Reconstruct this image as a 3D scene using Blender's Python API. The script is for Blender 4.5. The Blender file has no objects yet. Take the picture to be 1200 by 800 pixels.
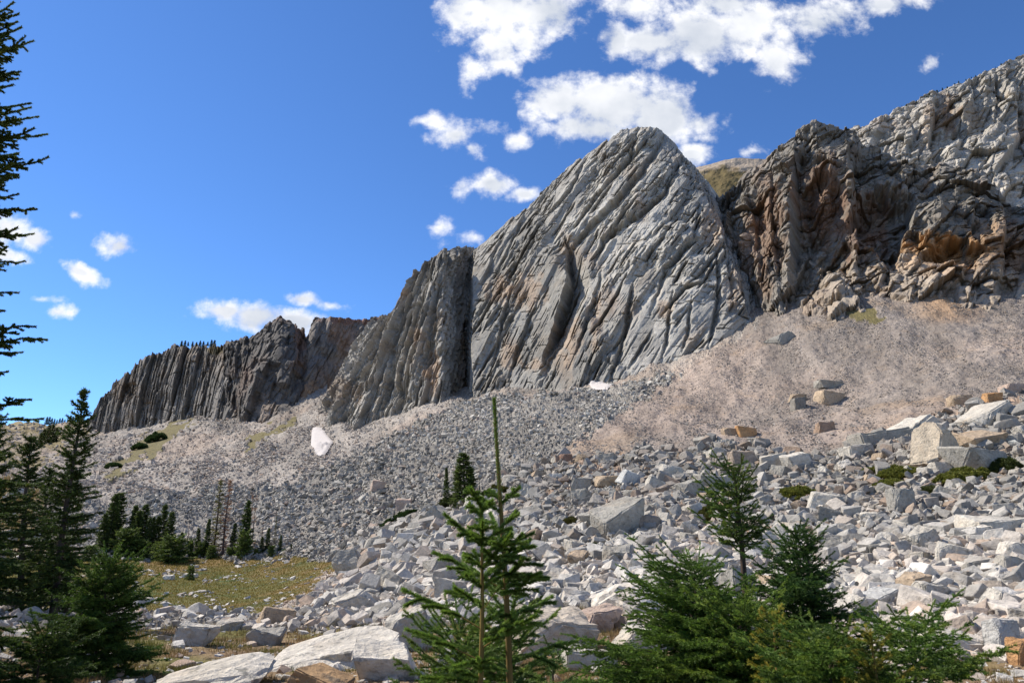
import bpy, bmesh, math, time
import numpy as np
from mathutils import Vector, Euler, Matrix

T0 = time.time()
R = math.radians
scene = bpy.context.scene
COL = scene.collection

# ------------------------------------------------------------------ camera
EYE = 1.6
PITCH = R(14.04)
F = 800.0            # focal length in photo pixels (photo 1200 x 800)
cd = bpy.data.cameras.new('camera')
cam = bpy.data.objects.new('camera', cd)
COL.objects.link(cam)
cd.sensor_width = 36.0
cd.lens = 24.0
cd.clip_start = 0.05
cd.clip_end = 20000
cam.location = (0, 0, EYE)
cam.rotation_euler = (R(90) + PITCH, 0, 0)
scene.camera = cam

# ------------------------------------------------------------------ light
SUN_AZ = -66.0       # degrees from +Y towards +X (so the sun stands to the left)
SUN_EL = 46.0
SUN_STRENGTH = 5.0
SKY_STRENGTH = 0.066
sd = Vector((math.sin(R(SUN_AZ)) * math.cos(R(SUN_EL)), math.cos(R(SUN_AZ)) * math.cos(R(SUN_EL)), math.sin(R(SUN_EL))))
sl = bpy.data.lights.new('sun', 'SUN')
sl.energy = SUN_STRENGTH
sl.angle = R(0.53)
sl.color = (1.0, 0.93, 0.83)
so = bpy.data.objects.new('sun', sl)
so.rotation_euler = sd.to_track_quat('Z', 'Y').to_euler()
COL.objects.link(so)

scene.view_settings.view_transform = 'Standard'
scene.view_settings.look = 'None'
scene.view_settings.exposure = 0.40
scene.view_settings.gamma = 1.0
scene.render.engine = 'CYCLES'
scene.cycles.max_bounces = 4
scene.cycles.diffuse_bounces = 2
scene.cycles.transparent_max_bounces = 4
scene.cycles.use_adaptive_sampling = True


def ray(px, py):
    x = (np.asarray(px, float) - 600) / F
    u = (400 - np.asarray(py, float)) / F
    return x, math.cos(PITCH) - u * math.sin(PITCH), math.sin(PITCH) + u * math.cos(PITCH)


def unproj(px, py, Y):
    dx, dy, dz = ray(px, py)
    t = np.asarray(Y, float) / dy
    return np.stack([dx * t, dy * t, EYE + dz * t], -1)


def proj(P):
    X, Y, Z = P[..., 0], P[..., 1], P[..., 2] - EYE
    d = Y * math.cos(PITCH) + Z * math.sin(PITCH)
    u = Z * math.cos(PITCH) - Y * math.sin(PITCH)
    d = np.where(np.abs(d) < 1e-6, 1e-6, d)
    return 600 + F * X / d, 400 - F * u / d, d


# ------------------------------------------------------------------ sky with clouds
world = bpy.data.worlds.new('World')
scene.world = world
world.use_nodes = True
nt = world.node_tree
for n in list(nt.nodes):
    nt.nodes.remove(n)


def N(t, **kw):
    n = nt.nodes.new(t)
    for k, v in kw.items():
        setattr(n, k, v)
    return n


def math_n(op, a, b=None, c=None, clamp=False):
    n = N('ShaderNodeMath', operation=op, use_clamp=clamp)
    for i, v in enumerate((a, b, c)):
        if v is None:
            continue
        if isinstance(v, (int, float)):
            n.inputs[i].default_value = v
        else:
            nt.links.new(v, n.inputs[i])
    return n.outputs[0]


out = N('ShaderNodeOutputWorld')
bg = N('ShaderNodeBackground')
bg.inputs[1].default_value = SKY_STRENGTH
sky = N('ShaderNodeTexSky', sky_type='NISHITA')
sky.sun_disc = False
sky.sun_elevation = R(SUN_EL)
sky.sun_rotation = R(SUN_AZ)
sky.altitude = 1800
sky.air_density = 1.0
sky.dust_density = 0.15
sky.ozone_density = 3.0
tc = N('ShaderNodeTexCoord')
sep = N('ShaderNodeSeparateXYZ')
nt.links.new(tc.outputs['Generated'], sep.inputs[0])
yy = math_n('MAXIMUM', sep.outputs[1], 0.02)
cx_ = math_n('DIVIDE', sep.outputs[0], yy)
cz_ = math_n('DIVIDE', sep.outputs[2], yy)
comb = N('ShaderNodeCombineXYZ')
nt.links.new(cx_, comb.inputs[0])
nt.links.new(cz_, comb.inputs[1])
# (photo x, photo y, half width, half height, tilt in degrees, strength)
CLOUDS = [
    (575, 12, 62, 40, 0, 1.0), (628, 14, 62, 36, 5, 1.0), (583, 52, 32, 36, 10, 1.0), (545, 12, 38, 30, 0, .9), (553, 84, 17, 24, -20, .5), (612, 42, 40, 30, 0, .9),
    (745, 8, 45, 20, 0, .9), (722, 48, 24, 27, 0, .85), (765, 52, 55, 26, 0, 1.0), (820, 42, 62, 36, 0, 1.0), (880, 34, 62, 36, 12, 1.0), (908, 66, 30, 32, 0, .9), (960, 20, 66, 24, 8, .9), (1040, 4, 56, 14, 8, .8), (850, 5, 60, 20, 0, .8),
    (655, 118, 48, 30, 0, 1.0), (720, 122, 76, 40, 0, 1.1), (772, 132, 52, 42, 0, 1.1), (818, 145, 32, 20, 0, .7), (690, 150, 60, 22, 0, 1.0), (812, 182, 28, 14, 0, .8),
    (505, 142, 26, 10, -10, .6), (535, 158, 32, 20, 0, .62), (568, 150, 24, 11, 10, .6), (552, 175, 12, 13, 0, .5), (604, 168, 18, 10, 5, .6),
    (540, 220, 20, 13, 20, .55), (580, 217, 28, 15, 0, .8), (615, 228, 26, 10, 0, .7), (513, 270, 15, 17, -35, .5), (552, 278, 16, 9, 5, .5),
    (880, 177, 15, 9, 5, .5), (1090, 74, 14, 8, 40, .5),
    (8, 270, 42, 20, -14, .9), (42, 280, 26, 15, -25, .9), (8, 300, 32, 10, -8, .8), (140, 289, 26, 14, -5, .75), (92, 318, 30, 10, -22, .75), (68, 365, 22, 9, -4, .7), (46, 351, 22, 7, -5, .5), (88, 252, 8, 5, 0, .45),
    (262, 366, 36, 15, 0, .85), (300, 372, 50, 20, 0, .95), (345, 378, 40, 16, 0, .9), (358, 351, 28, 9, -3, .8), (385, 357, 24, 8, -12, .6), (352, 366, 16, 7, 0, .5),
]
total = None
for (px, py, rx, ry, rot, st) in CLOUDS:
    dx, dy, dz = ray(px, py)
    c = (dx / dy, dz / dy)
    ex = ray(px + rx, py)
    ey = ray(px, py - ry)
    sx = abs(ex[0] / ex[1] - c[0]) * 1.12
    sy = abs(ey[2] / ey[1] - c[1]) * 1.12
    mp = N('ShaderNodeMapping', vector_type='TEXTURE')
    mp.inputs['Location'].default_value = (c[0], c[1], 0)
    mp.inputs['Rotation'].default_value = (0, 0, R(rot))
    mp.inputs['Scale'].default_value = (sx, sy, 1)
    nt.links.new(comb.outputs[0], mp.inputs[0])
    ln = N('ShaderNodeVectorMath', operation='LENGTH')
    nt.links.new(mp.outputs[0], ln.inputs[0])
    m = math_n('SUBTRACT', 1.0, ln.outputs['Value'])
    m = math_n('MULTIPLY', m, st)
    total = m if total is None else math_n('MAXIMUM', total, m)
total = math_n('MAXIMUM', total, -1.0)
nz = N('ShaderNodeTexNoise')
nz.inputs['Scale'].default_value = 13
nz.inputs['Detail'].default_value = 12
nz.inputs['Roughness'].default_value = 0.58
nz.inputs['Distortion'].default_value = 0.25
nt.links.new(comb.outputs[0], nz.inputs['Vector'])
nz3 = N('ShaderNodeTexNoise')
nz3.inputs['Scale'].default_value = 34
nz3.inputs['Detail'].default_value = 9
nz3.inputs['Roughness'].default_value = 0.62
nt.links.new(comb.outputs[0], nz3.inputs['Vector'])
nv = math_n('ADD', math_n('MULTIPLY', math_n('SUBTRACT', nz.outputs[0], 0.5), 1.9), math_n('MULTIPLY', math_n('SUBTRACT', nz3.outputs[0], 0.5), 1.15))
dens = math_n('ADD', total, nv)
mr = N('ShaderNodeMapRange', interpolation_type='SMOOTHSTEP')
mr.inputs['From Min'].default_value = -0.02
mr.inputs['From Max'].default_value = 0.72
nt.links.new(dens, mr.inputs['Value'])
front = math_n('MULTIPLY', mr.outputs[0], math_n('GREATER_THAN', sep.outputs[1], 0.05))
# unseen whitish cloud added overhead and behind, as neutral fill light
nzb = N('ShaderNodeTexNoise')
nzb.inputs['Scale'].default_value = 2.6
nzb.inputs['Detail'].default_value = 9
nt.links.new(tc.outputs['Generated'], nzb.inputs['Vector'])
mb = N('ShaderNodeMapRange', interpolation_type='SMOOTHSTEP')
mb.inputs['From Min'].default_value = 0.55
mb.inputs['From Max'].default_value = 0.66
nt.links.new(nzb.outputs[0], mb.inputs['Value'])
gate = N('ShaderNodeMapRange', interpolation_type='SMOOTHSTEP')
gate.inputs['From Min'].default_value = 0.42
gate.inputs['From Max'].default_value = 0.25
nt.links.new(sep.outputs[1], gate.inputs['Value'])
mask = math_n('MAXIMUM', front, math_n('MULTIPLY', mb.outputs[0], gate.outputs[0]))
# grey undersides: soft low-frequency modulation where the cloud is thick
nz2 = N('ShaderNodeTexNoise')
nz2.inputs['Scale'].default_value = 7
nz2.inputs['Detail'].default_value = 6
nt.links.new(comb.outputs[0], nz2.inputs['Vector'])
thick = N('ShaderNodeMapRange', interpolation_type='SMOOTHSTEP')
thick.inputs['From Min'].default_value = 1.0
thick.inputs['From Max'].default_value = 1.75
nt.links.new(math_n('ADD', math_n('MULTIPLY', math_n('MINIMUM', total, 0.55), 1.2), math_n('MULTIPLY', nz2.outputs[0], 1.5)), thick.inputs['Value'])
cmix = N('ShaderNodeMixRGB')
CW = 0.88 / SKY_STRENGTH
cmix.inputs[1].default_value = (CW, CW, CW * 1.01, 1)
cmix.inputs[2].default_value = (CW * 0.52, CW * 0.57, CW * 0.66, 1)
nt.links.new(thick.outputs[0], cmix.inputs[0])
tint = N('ShaderNodeMixRGB', blend_type='MULTIPLY')
tint.inputs[0].default_value = 1.0
tint.inputs[2].default_value = (1.02, 1.52, 2.1, 1)
nt.links.new(sky.outputs[0], tint.inputs[1])
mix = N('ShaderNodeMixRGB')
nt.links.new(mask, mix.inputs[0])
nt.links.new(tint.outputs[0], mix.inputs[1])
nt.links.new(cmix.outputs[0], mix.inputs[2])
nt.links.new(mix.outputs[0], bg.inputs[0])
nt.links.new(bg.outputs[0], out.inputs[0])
world.cycles.sampling_method = 'MANUAL'
world.cycles.sample_map_resolution = 512

# ------------------------------------------------------------------ noise helpers (numpy)
M32 = np.uint32


def hsh(ix, iy, seed):
    h = ix.astype(np.int64).astype(M32) * M32(374761393) + iy.astype(np.int64).astype(M32) * M32(668265263) + M32((seed * 2246822519 + 12345) & 0xffffffff)
    h = (h ^ (h >> M32(13))) * M32(1274126177)
    h = (h ^ (h >> M32(16))) * M32(2654435769)
    return h ^ (h >> M32(15))


def h01(h, k):
    g = (h + M32((k * 0x9E3779B1) & 0xffffffff))
    g = (g ^ (g >> M32(15))) * M32(2246822507)
    g = (g ^ (g >> M32(13))) * M32(3266489909)
    g = g ^ (g >> M32(16))
    return (g >> M32(8)).astype(np.float64) / 16777216.0


def vnoise(x, y, seed=0):
    ix, iy = np.floor(x), np.floor(y)
    fx, fy = x - ix, y - iy
    ux, uy = fx * fx * (3 - 2 * fx), fy * fy * (3 - 2 * fy)
    r = []
    for ox, oy in ((0, 0), (1, 0), (0, 1), (1, 1)):
        h = hsh(ix + ox, iy + oy, seed)
        a = h01(h, 1) * 2 * math.pi
        r.append(np.cos(a) * (fx - ox) + np.sin(a) * (fy - oy))
    return ((r[0] * (1 - ux) + r[1] * ux) * (1 - uy) + (r[2] * (1 - ux) + r[3] * ux) * uy) * 1.5


def fbm(x, y, seed=0, oct=4, gain=.5):
    s, a, f = 0, 1.0, 1.0
    for i in range(oct):
        s = s + a * vnoise(x * f + 17.3 * i, y * f - 9.1 * i, seed + i)
        a *= gain
        f *= 2.03
    return s


def worley(x, y, seed=0, jit=.9):
    ix, iy = np.floor(x), np.floor(y)
    b1 = np.full(x.shape, 9e9)
    b2 = np.full(x.shape, 9e9)
    bdx = np.zeros(x.shape)
    bdy = np.zeros(x.shape)
    bh = np.zeros(x.shape, M32)
    for ox in (-1, 0, 1):
        for oy in (-1, 0, 1):
            h = hsh(ix + ox, iy + oy, seed)
            dx = x - (ix + ox + .5 + (h01(h, 1) - .5) * jit)
            dy = y - (iy + oy + .5 + (h01(h, 2) - .5) * jit)
            d = dx * dx + dy * dy
            near = d < b1
            b2 = np.where(near, b1, np.minimum(b2, d))
            b1 = np.where(near, d, b1)
            bdx = np.where(near, dx, bdx)
            bdy = np.where(near, dy, bdy)
            bh = np.where(near, h, bh)
    return bdx, bdy, bh, np.sqrt(b2) - np.sqrt(b1)


def facets(a, b, sa, sb, ang, seed, tilt=.9, step=.8, bias=0.0, crack=.25, warp=.13):
    """planar blocks: each cell gets its own height and tilt; long axis sb runs along direction ang (deg from horizontal)"""
    c, s = math.cos(R(ang)), math.sin(R(ang))
    q = (a * c + b * s) / sb           # along the strata
    p = (a * s - b * c) / sa           # across (to the lower right)
    w1 = fbm(p * .6, q * .6, seed + 50, 2) * warp * 1.6
    w2 = fbm(p * .6 + 31, q * .6 + 7, seed + 60, 2) * warp * 1.6
    dx, dy, h, e = worley(p + w1, q + w2, seed)
    hr = 2 * h01(h, 3) - 1
    v = step * (.25 * hr + .55 * hr ** 3) + dx * ((h01(h, 4) - .5) * tilt * 2 + bias) + dy * (h01(h, 5) - .5) * tilt
    v = v - crack * np.clip(1 - e / .11, 0, 1)
    return v, h01(h, 6)


def slabs(a, b, sa, sb, ang, seed, left=.22, wall=7.0, endw=5.0, hv=1.0, tilt=.25, skew=.10, warp=.05, jit=.8):
    warp *= .55
    """overlapping straight-edged slabs: flat, slightly tilted tops with abrupt walls; long side along ang (deg)"""
    c, s_ = math.cos(R(ang)), math.sin(R(ang))
    q = (a * c + b * s_) / sb
    p = (a * s_ - b * c) / sa
    p = p + warp * fbm(p * .5, q * .9, seed + 50, 3) * 2
    q = q + warp * fbm(p * .9 + 31, q * .5, seed + 60, 3) * 2
    ix, iy = np.floor(p), np.floor(q)
    best = np.full(p.shape, -9.0)
    bid = np.zeros(p.shape)
    for ox in (-1, 0, 1):
        for oy in (-1, 0, 1):
            h = hsh(ix + ox, iy + oy, seed)
            dx = p - (ix + ox + .5 + (h01(h, 1) - .5) * jit)
            dy = q - (iy + oy + .5 + (h01(h, 2) - .5) * jit)
            sk = (h01(h, 7) - .5) * 2 * skew
            ux = dx + sk * dy * 3
            uy = dy - sk * dx * .6
            wx = .34 + .3 * h01(h, 8)
            wy = .36 + .34 * h01(h, 9)
            hh = h01(h, 3)
            v = hv * (hh * .6 + .4 * hh ** 4) + left * ux + ((h01(h, 4) - .5) * ux + (h01(h, 5) - .5) * uy) * tilt * 2
            v = v - wall * np.maximum(0, ux - wx) - wall * .45 * np.maximum(0, -ux - wx) - endw * np.maximum(0, np.abs(uy) - wy)
            m = v > best
            best = np.where(m, v, best)
            bid = np.where(m, h01(h, 6), bid)
    return np.maximum(best, -.25) - .45, bid


def joints(a, b, sa, sb, ang, seed, width=.07, keep=.45):
    """straight open joints parallel to ang: thin, of limited length, staggered"""
    c, s_ = math.cos(R(ang)), math.sin(R(ang))
    q = (a * c + b * s_) / sb
    p = (a * s_ - b * c) / sa + .10 * fbm(a / sb / 1.5, b / sb / 1.5, seed, 2) + .03 * vnoise(a / 2.2, b / 2.2, seed + 4)
    ip = np.floor(p)
    h0 = hsh(ip, ip * 0, seed)
    qq = q + h01(h0, 2) * 7
    iq = np.floor(qq)
    h = hsh(ip, iq, seed + 1)
    pos = .2 + .6 * h01(h, 1)
    fq = qq - iq
    ln = .3 + .7 * h01(h, 2)
    taper = np.clip(np.minimum(fq, ln - fq) / .12, 0, 1)
    fp = p - ip - pos - (fq - .5) * .15 * (h01(h, 4) - .5)
    # abrupt on the left lip, healing to the right
    prof = np.where(fp < 0, np.clip(1 + fp / (width * .35), 0, 1), np.clip(1 - fp / (width * 2.2), 0, 1))
    return -prof * taper * (h01(h, 3) < keep) * (.5 + h01(h, 5))


def inpoly(x, y, poly):
    r = np.zeros(x.shape, bool)
    n = len(poly)
    for i in range(n):
        x1, y1 = poly[i]
        x2, y2 = poly[(i + 1) % n]
        if y1 == y2:
            continue
        c = ((y1 > y) != (y2 > y)) & (x < (x2 - x1) * (y - y1) / (y2 - y1) + x1)
        r ^= c
    return r


def sm(e0, e1, x):
    t = np.clip((x - e0) / (e1 - e0), 0, 1)
    return t * t * (3 - 2 * t)


# ------------------------------------------------------------------ mesh helpers
def mesh_from(name, V, faces, col=None, mat=None, smooth=False):
    """V (n,3), faces = list of int arrays (m,3) or (m,4)"""
    me = bpy.data.meshes.new(name)
    V = np.ascontiguousarray(V, np.float32)
    me.vertices.add(len(V))
    me.vertices.foreach_set('co', V.ravel())
    loops = np.concatenate([np.asarray(f, np.int32).ravel() for f in faces])
    tot = np.concatenate([np.full(len(f), f.shape[1], np.int32) for f in faces])
    st = np.concatenate([[0], np.cumsum(tot)[:-1]]).astype(np.int32)
    me.loops.add(len(loops))
    me.loops.foreach_set('vertex_index', loops)
    me.polygons.add(len(tot))
    me.polygons.foreach_set('loop_start', st)
    me.polygons.foreach_set('loop_total', tot)
    me.polygons.foreach_set('use_smooth', np.full(len(tot), smooth))
    me.update(calc_edges=True)
    if col is not None:
        a = me.color_attributes.new('Col', 'FLOAT_COLOR', 'POINT')
        c = np.ones((len(V), 4), np.float32)
        c[:, :3] = col
        a.data.foreach_set('color', c.ravel())
    if mat:
        me.materials.append(mat)
    return me


def obj(name, me, parent=None, **props):
    o = bpy.data.objects.new(name, me)
    COL.objects.link(o)
    if parent is not None:
        o.parent = parent
    for k, v in props.items():
        if v:
            o[k] = v
    return o


def grid_faces(nr, nc):
    i = np.arange(nr - 1)[:, None] * nc + np.arange(nc - 1)[None, :]
    return np.stack([i, i + 1, i + nc + 1, i + nc], -1).reshape(-1, 4)


# ------------------------------------------------------------------ materials
def new_mat(name):
    m = bpy.data.materials.new(name)
    m.use_nodes = True
    t = m.node_tree
    for n in list(t.nodes):
        t.nodes.remove(n)
    o = t.nodes.new('ShaderNodeOutputMaterial')
    b = t.nodes.new('ShaderNodeBsdfPrincipled')
    t.links.new(b.outputs[0], o.inputs[0])
    b.inputs['Roughness'].default_value = .9
    b.inputs['Specular IOR Level'].default_value = .15
    return m, t, b, o


def rock_material(name, scales, bump, source='attr', speck=0.0, speck_scale=9.0, contrast=.35, vor=0.0, gain=1.0):
    m, t, b, o = new_mat(name)
    L = t.links.new
    geo = t.nodes.new('ShaderNodeNewGeometry')
    if source == 'attr':
        src = t.nodes.new('ShaderNodeAttribute')
        src.attribute_name = 'Col'
        cs = src.outputs['Color']
    else:
        src = t.nodes.new('ShaderNodeObjectInfo')
        cs = src.outputs['Color']

    def noise(scale, det, rough=.6):
        n = t.nodes.new('ShaderNodeTexNoise')
        n.inputs['Scale'].default_value = scale
        n.inputs['Detail'].default_value = det
        n.inputs['Roughness'].default_value = rough
        L(geo.outputs['Position'], n.inputs['Vector'])
        return n.outputs[0]

    n1 = noise(scales[0], 8, .62)
    n2 = noise(scales[1], 8, .65)
    mr = t.nodes.new('ShaderNodeMapRange')
    mr.inputs['From Min'].default_value = .3
    mr.inputs['From Max'].default_value = .7
    mr.inputs['To Min'].default_value = gain * (1 - contrast)
    mr.inputs['To Max'].default_value = gain * (1 + contrast)
    av = t.nodes.new('ShaderNodeMath')
    av.operation = 'MULTIPLY_ADD'
    L(n1, av.inputs[0])
    av.inputs[1].default_value = .5
    hf = t.nodes.new('ShaderNodeMath')
    hf.operation = 'MULTIPLY'
    L(n2, hf.inputs[0])
    hf.inputs[1].default_value = .5
    L(hf.outputs[0], av.inputs[2])
    L(av.outputs[0], mr.inputs['Value'])
    mul = t.nodes.new('ShaderNodeMixRGB')
    mul.blend_type = 'MULTIPLY'
    mul.inputs[0].default_value = 1
    base = t.nodes.new('ShaderNodeMixRGB')
    base.blend_type = 'MULTIPLY'
    base.inputs[0].default_value = 1
    base.inputs[2].default_value = (1.03, 1.0, .93, 1)
    L(cs, base.inputs[1])
    L(base.outputs[0], mul.inputs[1])
    L(mr.outputs[0], mul.inputs[2])
    colr = mul.outputs[0]
    # warm iron staining
    n3 = noise(scales[0] * .7 + .013, 5, .55)
    cr = t.nodes.new('ShaderNodeMapRange')
    cr.inputs['From Min'].default_value = .56
    cr.inputs['From Max'].default_value = .74
    cr.inputs['To Max'].default_value = .4
    L(n3, cr.inputs['Value'])
    mx = t.nodes.new('ShaderNodeMixRGB')
    mx.blend_type = 'MULTIPLY'
    mx.inputs[2].default_value = (1.0, .80, .60, 1)
    L(cr.outputs[0], mx.inputs[0])
    L(colr, mx.inputs[1])
    colr = mx.outputs[0]
    if speck:
        n4 = noise(speck_scale, 6, .7)
        sr = t.nodes.new('ShaderNodeMapRange')
        sr.inputs['From Min'].default_value = .57
        sr.inputs['From Max'].default_value = .64
        sr.inputs['To Max'].default_value = speck
        L(n4, sr.inputs['Value'])
        mk = t.nodes.new('ShaderNodeMixRGB')
        mk.inputs[2].default_value = (.09, .095, .085, 1)
        L(sr.outputs[0], mk.inputs[0])
        L(colr, mk.inputs[1])
        colr = mk.outputs[0]
    L(colr, b.inputs['Base Color'])
    bp = t.nodes.new('ShaderNodeBump')
    bp.inputs['Strength'].default_value = 1
    bp.inputs['Distance'].default_value = bump
    h = n2
    if vor:
        v = t.nodes.new('ShaderNodeTexVoronoi')
        v.inputs['Scale'].default_value = vor
        L(geo.outputs['Position'], v.inputs['Vector'])
        ad = t.nodes.new('ShaderNodeMath')
        ad.operation = 'SUBTRACT'
        L(h, ad.inputs[0])
        L(v.outputs['Distance'], ad.inputs[1])
        h = ad.outputs[0]
    L(h, bp.inputs['Height'])
    L(bp.outputs[0], b.inputs['Normal'])
    return m


def attr_material(name, trans=0.0, rough=.75, spec=.2):
    m, t, b, o = new_mat(name)
    a = t.nodes.new('ShaderNodeAttribute')
    a.attribute_name = 'Col'
    t.links.new(a.outputs['Color'], b.inputs['Base Color'])
    b.inputs['Roughness'].default_value = rough
    b.inputs['Specular IOR Level'].default_value = spec
    if trans:
        tr = t.nodes.new('ShaderNodeBsdfTranslucent')
        t.links.new(a.outputs['Color'], tr.inputs[0])
        ms = t.nodes.new('ShaderNodeMixShader')
        ms.inputs[0].default_value = trans
        t.links.new(b.outputs[0], ms.inputs[1])
        t.links.new(tr.outputs[0], ms.inputs[2])
        t.links.new(ms.outputs[0], o.inputs[0])
    return m


M_CLIFF = rock_material('cliff_rock', (.09, 1.3), .3, contrast=.34, speck=.35, speck_scale=.6)
M_GROUND = rock_material('ground_cover', (.5, 3.0), .12, contrast=.4, vor=2.2)
M_RUBBLE = rock_material('rubble_rock', (.9, 5.0), .09, contrast=.42, speck=.45, speck_scale=2.6)
M_BOULDER = rock_material('boulder_rock', (.9, 4.5), .16, source='object', contrast=.42, speck=.6, speck_scale=2.4)
M_NEEDLE = attr_material('needles', .3, .6, .3)
M_BARK = attr_material('bark', 0, .95, .1)
M_GRASS = attr_material('grass_blades', .3, .8, .1)
M_SNOW, _t, _b, _o = new_mat('old_snow')
_n = _t.nodes.new('ShaderNodeTexNoise')
_n.inputs['Scale'].default_value = .9
_n.inputs['Detail'].default_value = 6
_r = _t.nodes.new('ShaderNodeValToRGB')
_r.color_ramp.elements[0].color = (.46, .41, .37, 1)
_r.color_ramp.elements[1].color = (.58, .54, .50, 1)
_g = _t.nodes.new('ShaderNodeNewGeometry')
_t.links.new(_g.outputs['Position'], _n.inputs['Vector'])
_t.links.new(_n.outputs[0], _r.inputs[0])
_t.links.new(_r.outputs[0], _b.inputs['Base Color'])

# ------------------------------------------------------------------ ground heights
CTRL = {
    -250: [(800, 12), (700, 30), (655, 100), (600, 150), (560, 220), (510, 450), (488, 600)],
    0: [(800, 12.5), (745, 18), (712, 32), (690, 60), (662, 112), (640, 128), (600, 160), (560, 240), (525, 400), (500, 520), (489, 620)],
    100: [(800, 12.5), (755, 18), (730, 28), (712, 50), (690, 70), (657, 112), (640, 128), (600, 165), (560, 240), (530, 370), (512, 500), (484, 620)],
    200: [(800, 12.5), (765, 18), (738, 30), (712, 52), (690, 72), (656, 116), (640, 128), (600, 165), (560, 225), (520, 330), (497, 430)],
    300: [(800, 12.5), (770, 18), (740, 28), (712, 50), (698, 66), (656, 114), (640, 124), (600, 160), (560, 205), (520, 280), (493, 368)],
    400: [(800, 12.5), (762, 19), (732, 29), (705, 42), (675, 62), (652, 96), (640, 110), (600, 138), (560, 175), (520, 235), (508, 268), (440, 415)],
    500: [(800, 12.5), (760, 19), (720, 28), (690, 40), (650, 60), (610, 90), (590, 115), (560, 140), (520, 185), (477, 250)],
    600: [(800, 13), (760, 18), (720, 25), (690, 34), (650, 50), (600, 72), (560, 98), (540, 118), (500, 160), (455, 236)],
    700: [(800, 13), (745, 20), (700, 30), (660, 42), (600, 60), (560, 80), (530, 100), (500, 128), (449, 208)],
    800: [(800, 13), (740, 21), (700, 29), (660, 38), (600, 55), (560, 72), (530, 92), (500, 115), (470, 142), (423, 192)],
    880: [(800, 13), (740, 21), (700, 28), (650, 40), (600, 54), (560, 69), (520, 95), (480, 125), (430, 162), (380, 196)],
    1000: [(800, 13), (740, 20), (700, 27), (650, 38), (600, 50), (560, 63), (530, 76), (500, 94), (450, 125), (400, 155), (345, 188)],
    1200: [(800, 12), (740, 18), (700, 24), (650, 33), (600, 44), (560, 54), (520, 64), (470, 80), (450, 94), (400, 130), (358, 166)],
    1450: [(800, 12), (700, 22), (650, 29), (600, 38), (560, 47), (500, 63), (450, 84), (400, 112), (350, 142)],
}
cp = []
for px, lst in CTRL.items():
    for (py, Y) in lst:
        P = unproj(px, py, Y)
        r = math.hypot(P[0], P[1])
        cp.append((math.atan2(P[0], P[1]), math.log(r), (P[2] - EYE) / r))
for az in (-.85, -.5, -.2, .1, .4, .85):
    for r, z in ((1.0, 0), (2.2, 0.0), (4.5, -.15), (7.5, -.6)):
        cp.append((az, math.log(r), (z - EYE) / r))
cp = np.array(cp)
KA = 2.2


def phi(d2):
    return d2 * np.log(d2 + 1e-12) * .5


A = cp[:, :2] * np.array([KA, 1])
D2 = ((A[:, None] - A[None]) ** 2).sum(-1)
n = len(A)
Pm = np.c_[np.ones(n), A]
Mx = np.zeros((n + 3, n + 3))
Mx[:n, :n] = phi(D2) + np.eye(n) * 2e-3
Mx[:n, n:] = Pm
Mx[n:, :n] = Pm.T
W = np.linalg.solve(Mx, np.r_[cp[:, 2], 0, 0, 0])


def e_field(az, lr):
    q = np.stack([az * KA, lr], -1).reshape(-1, 2)
    res = np.zeros(len(q))
    for s in range(0, len(q), 60000):
        qq = q[s:s + 60000]
        d2 = ((qq[:, None] - A[None]) ** 2).sum(-1)
        res[s:s + 60000] = phi(d2) @ W[:n] + W[n] + qq @ W[n + 1:]
    return res.reshape(np.shape(az))


# the far limit of the open ground (cliff foot or crest) as azimuth -> range
LIM = []
for px, py, Y in ((-250, 488, 600), (0, 489, 620), (60, 487, 620), (100, 486, 620), (113, 517, 510), (167, 500, 470), (213, 493, 440), (233, 488, 425), (267, 467, 400), (290, 495, 370), (347, 477, 370), (383, 443, 405), (386, 505, 290),
                  (425, 513, 270), (470, 492, 262), (517, 468, 250), (553, 443, 262), (600, 455, 238), (640, 437, 228), (700, 449, 208), (760, 437, 200), (820, 415, 193), (880, 378, 196), (920, 345, 194),
                  (990, 337, 188), (1020, 356, 184), (1140, 342, 178), (1200, 358, 167), (1450, 350, 142)):
    P = unproj(px, py, Y)
    LIM.append((math.atan2(P[0], P[1]), math.hypot(P[0], P[1])))
LIM = np.array(LIM)

az_f = np.linspace(-.80, .80, 1150)
az_l = np.linspace(-math.pi, -.82, 50)
az_r = np.linspace(.82, math.pi, 50)
AZ = np.r_[az_l, az_f, az_r]
lr_f = np.linspace(math.log(7.5), math.log(640), 900)
LR = np.r_[np.linspace(math.log(.3), math.log(7.2), 60), lr_f, np.log(np.geomspace(680, 6000, 14))]
GA, GL = np.meshgrid(AZ, LR)                       # rows = range
lim = np.interp(AZ, LIM[:, 0], LIM[:, 1])[None, :] + 14
rr = np.exp(GL)
rc = np.minimum(rr, lim)
# coarse evaluation of the field, then bilinear up-sampling (it is smooth)
azc = np.linspace(-.86, .86, 180)
lrc = np.linspace(math.log(.28), math.log(700), 260)
CA, CL = np.meshgrid(azc, lrc)
EC = e_field(CA, CL)


def e_lookup(az, lr):
    a = np.clip((np.clip(az, -.86, .86) - azc[0]) / (azc[1] - azc[0]), 0, len(azc) - 1.001)
    l = np.clip((lr - lrc[0]) / (lrc[1] - lrc[0]), 0, len(lrc) - 1.001)
    ia, il = a.astype(int), l.astype(int)
    fa, fl = a - ia, l - il
    return (EC[il, ia] * (1 - fa) + EC[il, ia + 1] * fa) * (1 - fl) + (EC[il + 1, ia] * (1 - fa) + EC[il + 1, ia + 1] * fa) * fl


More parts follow.
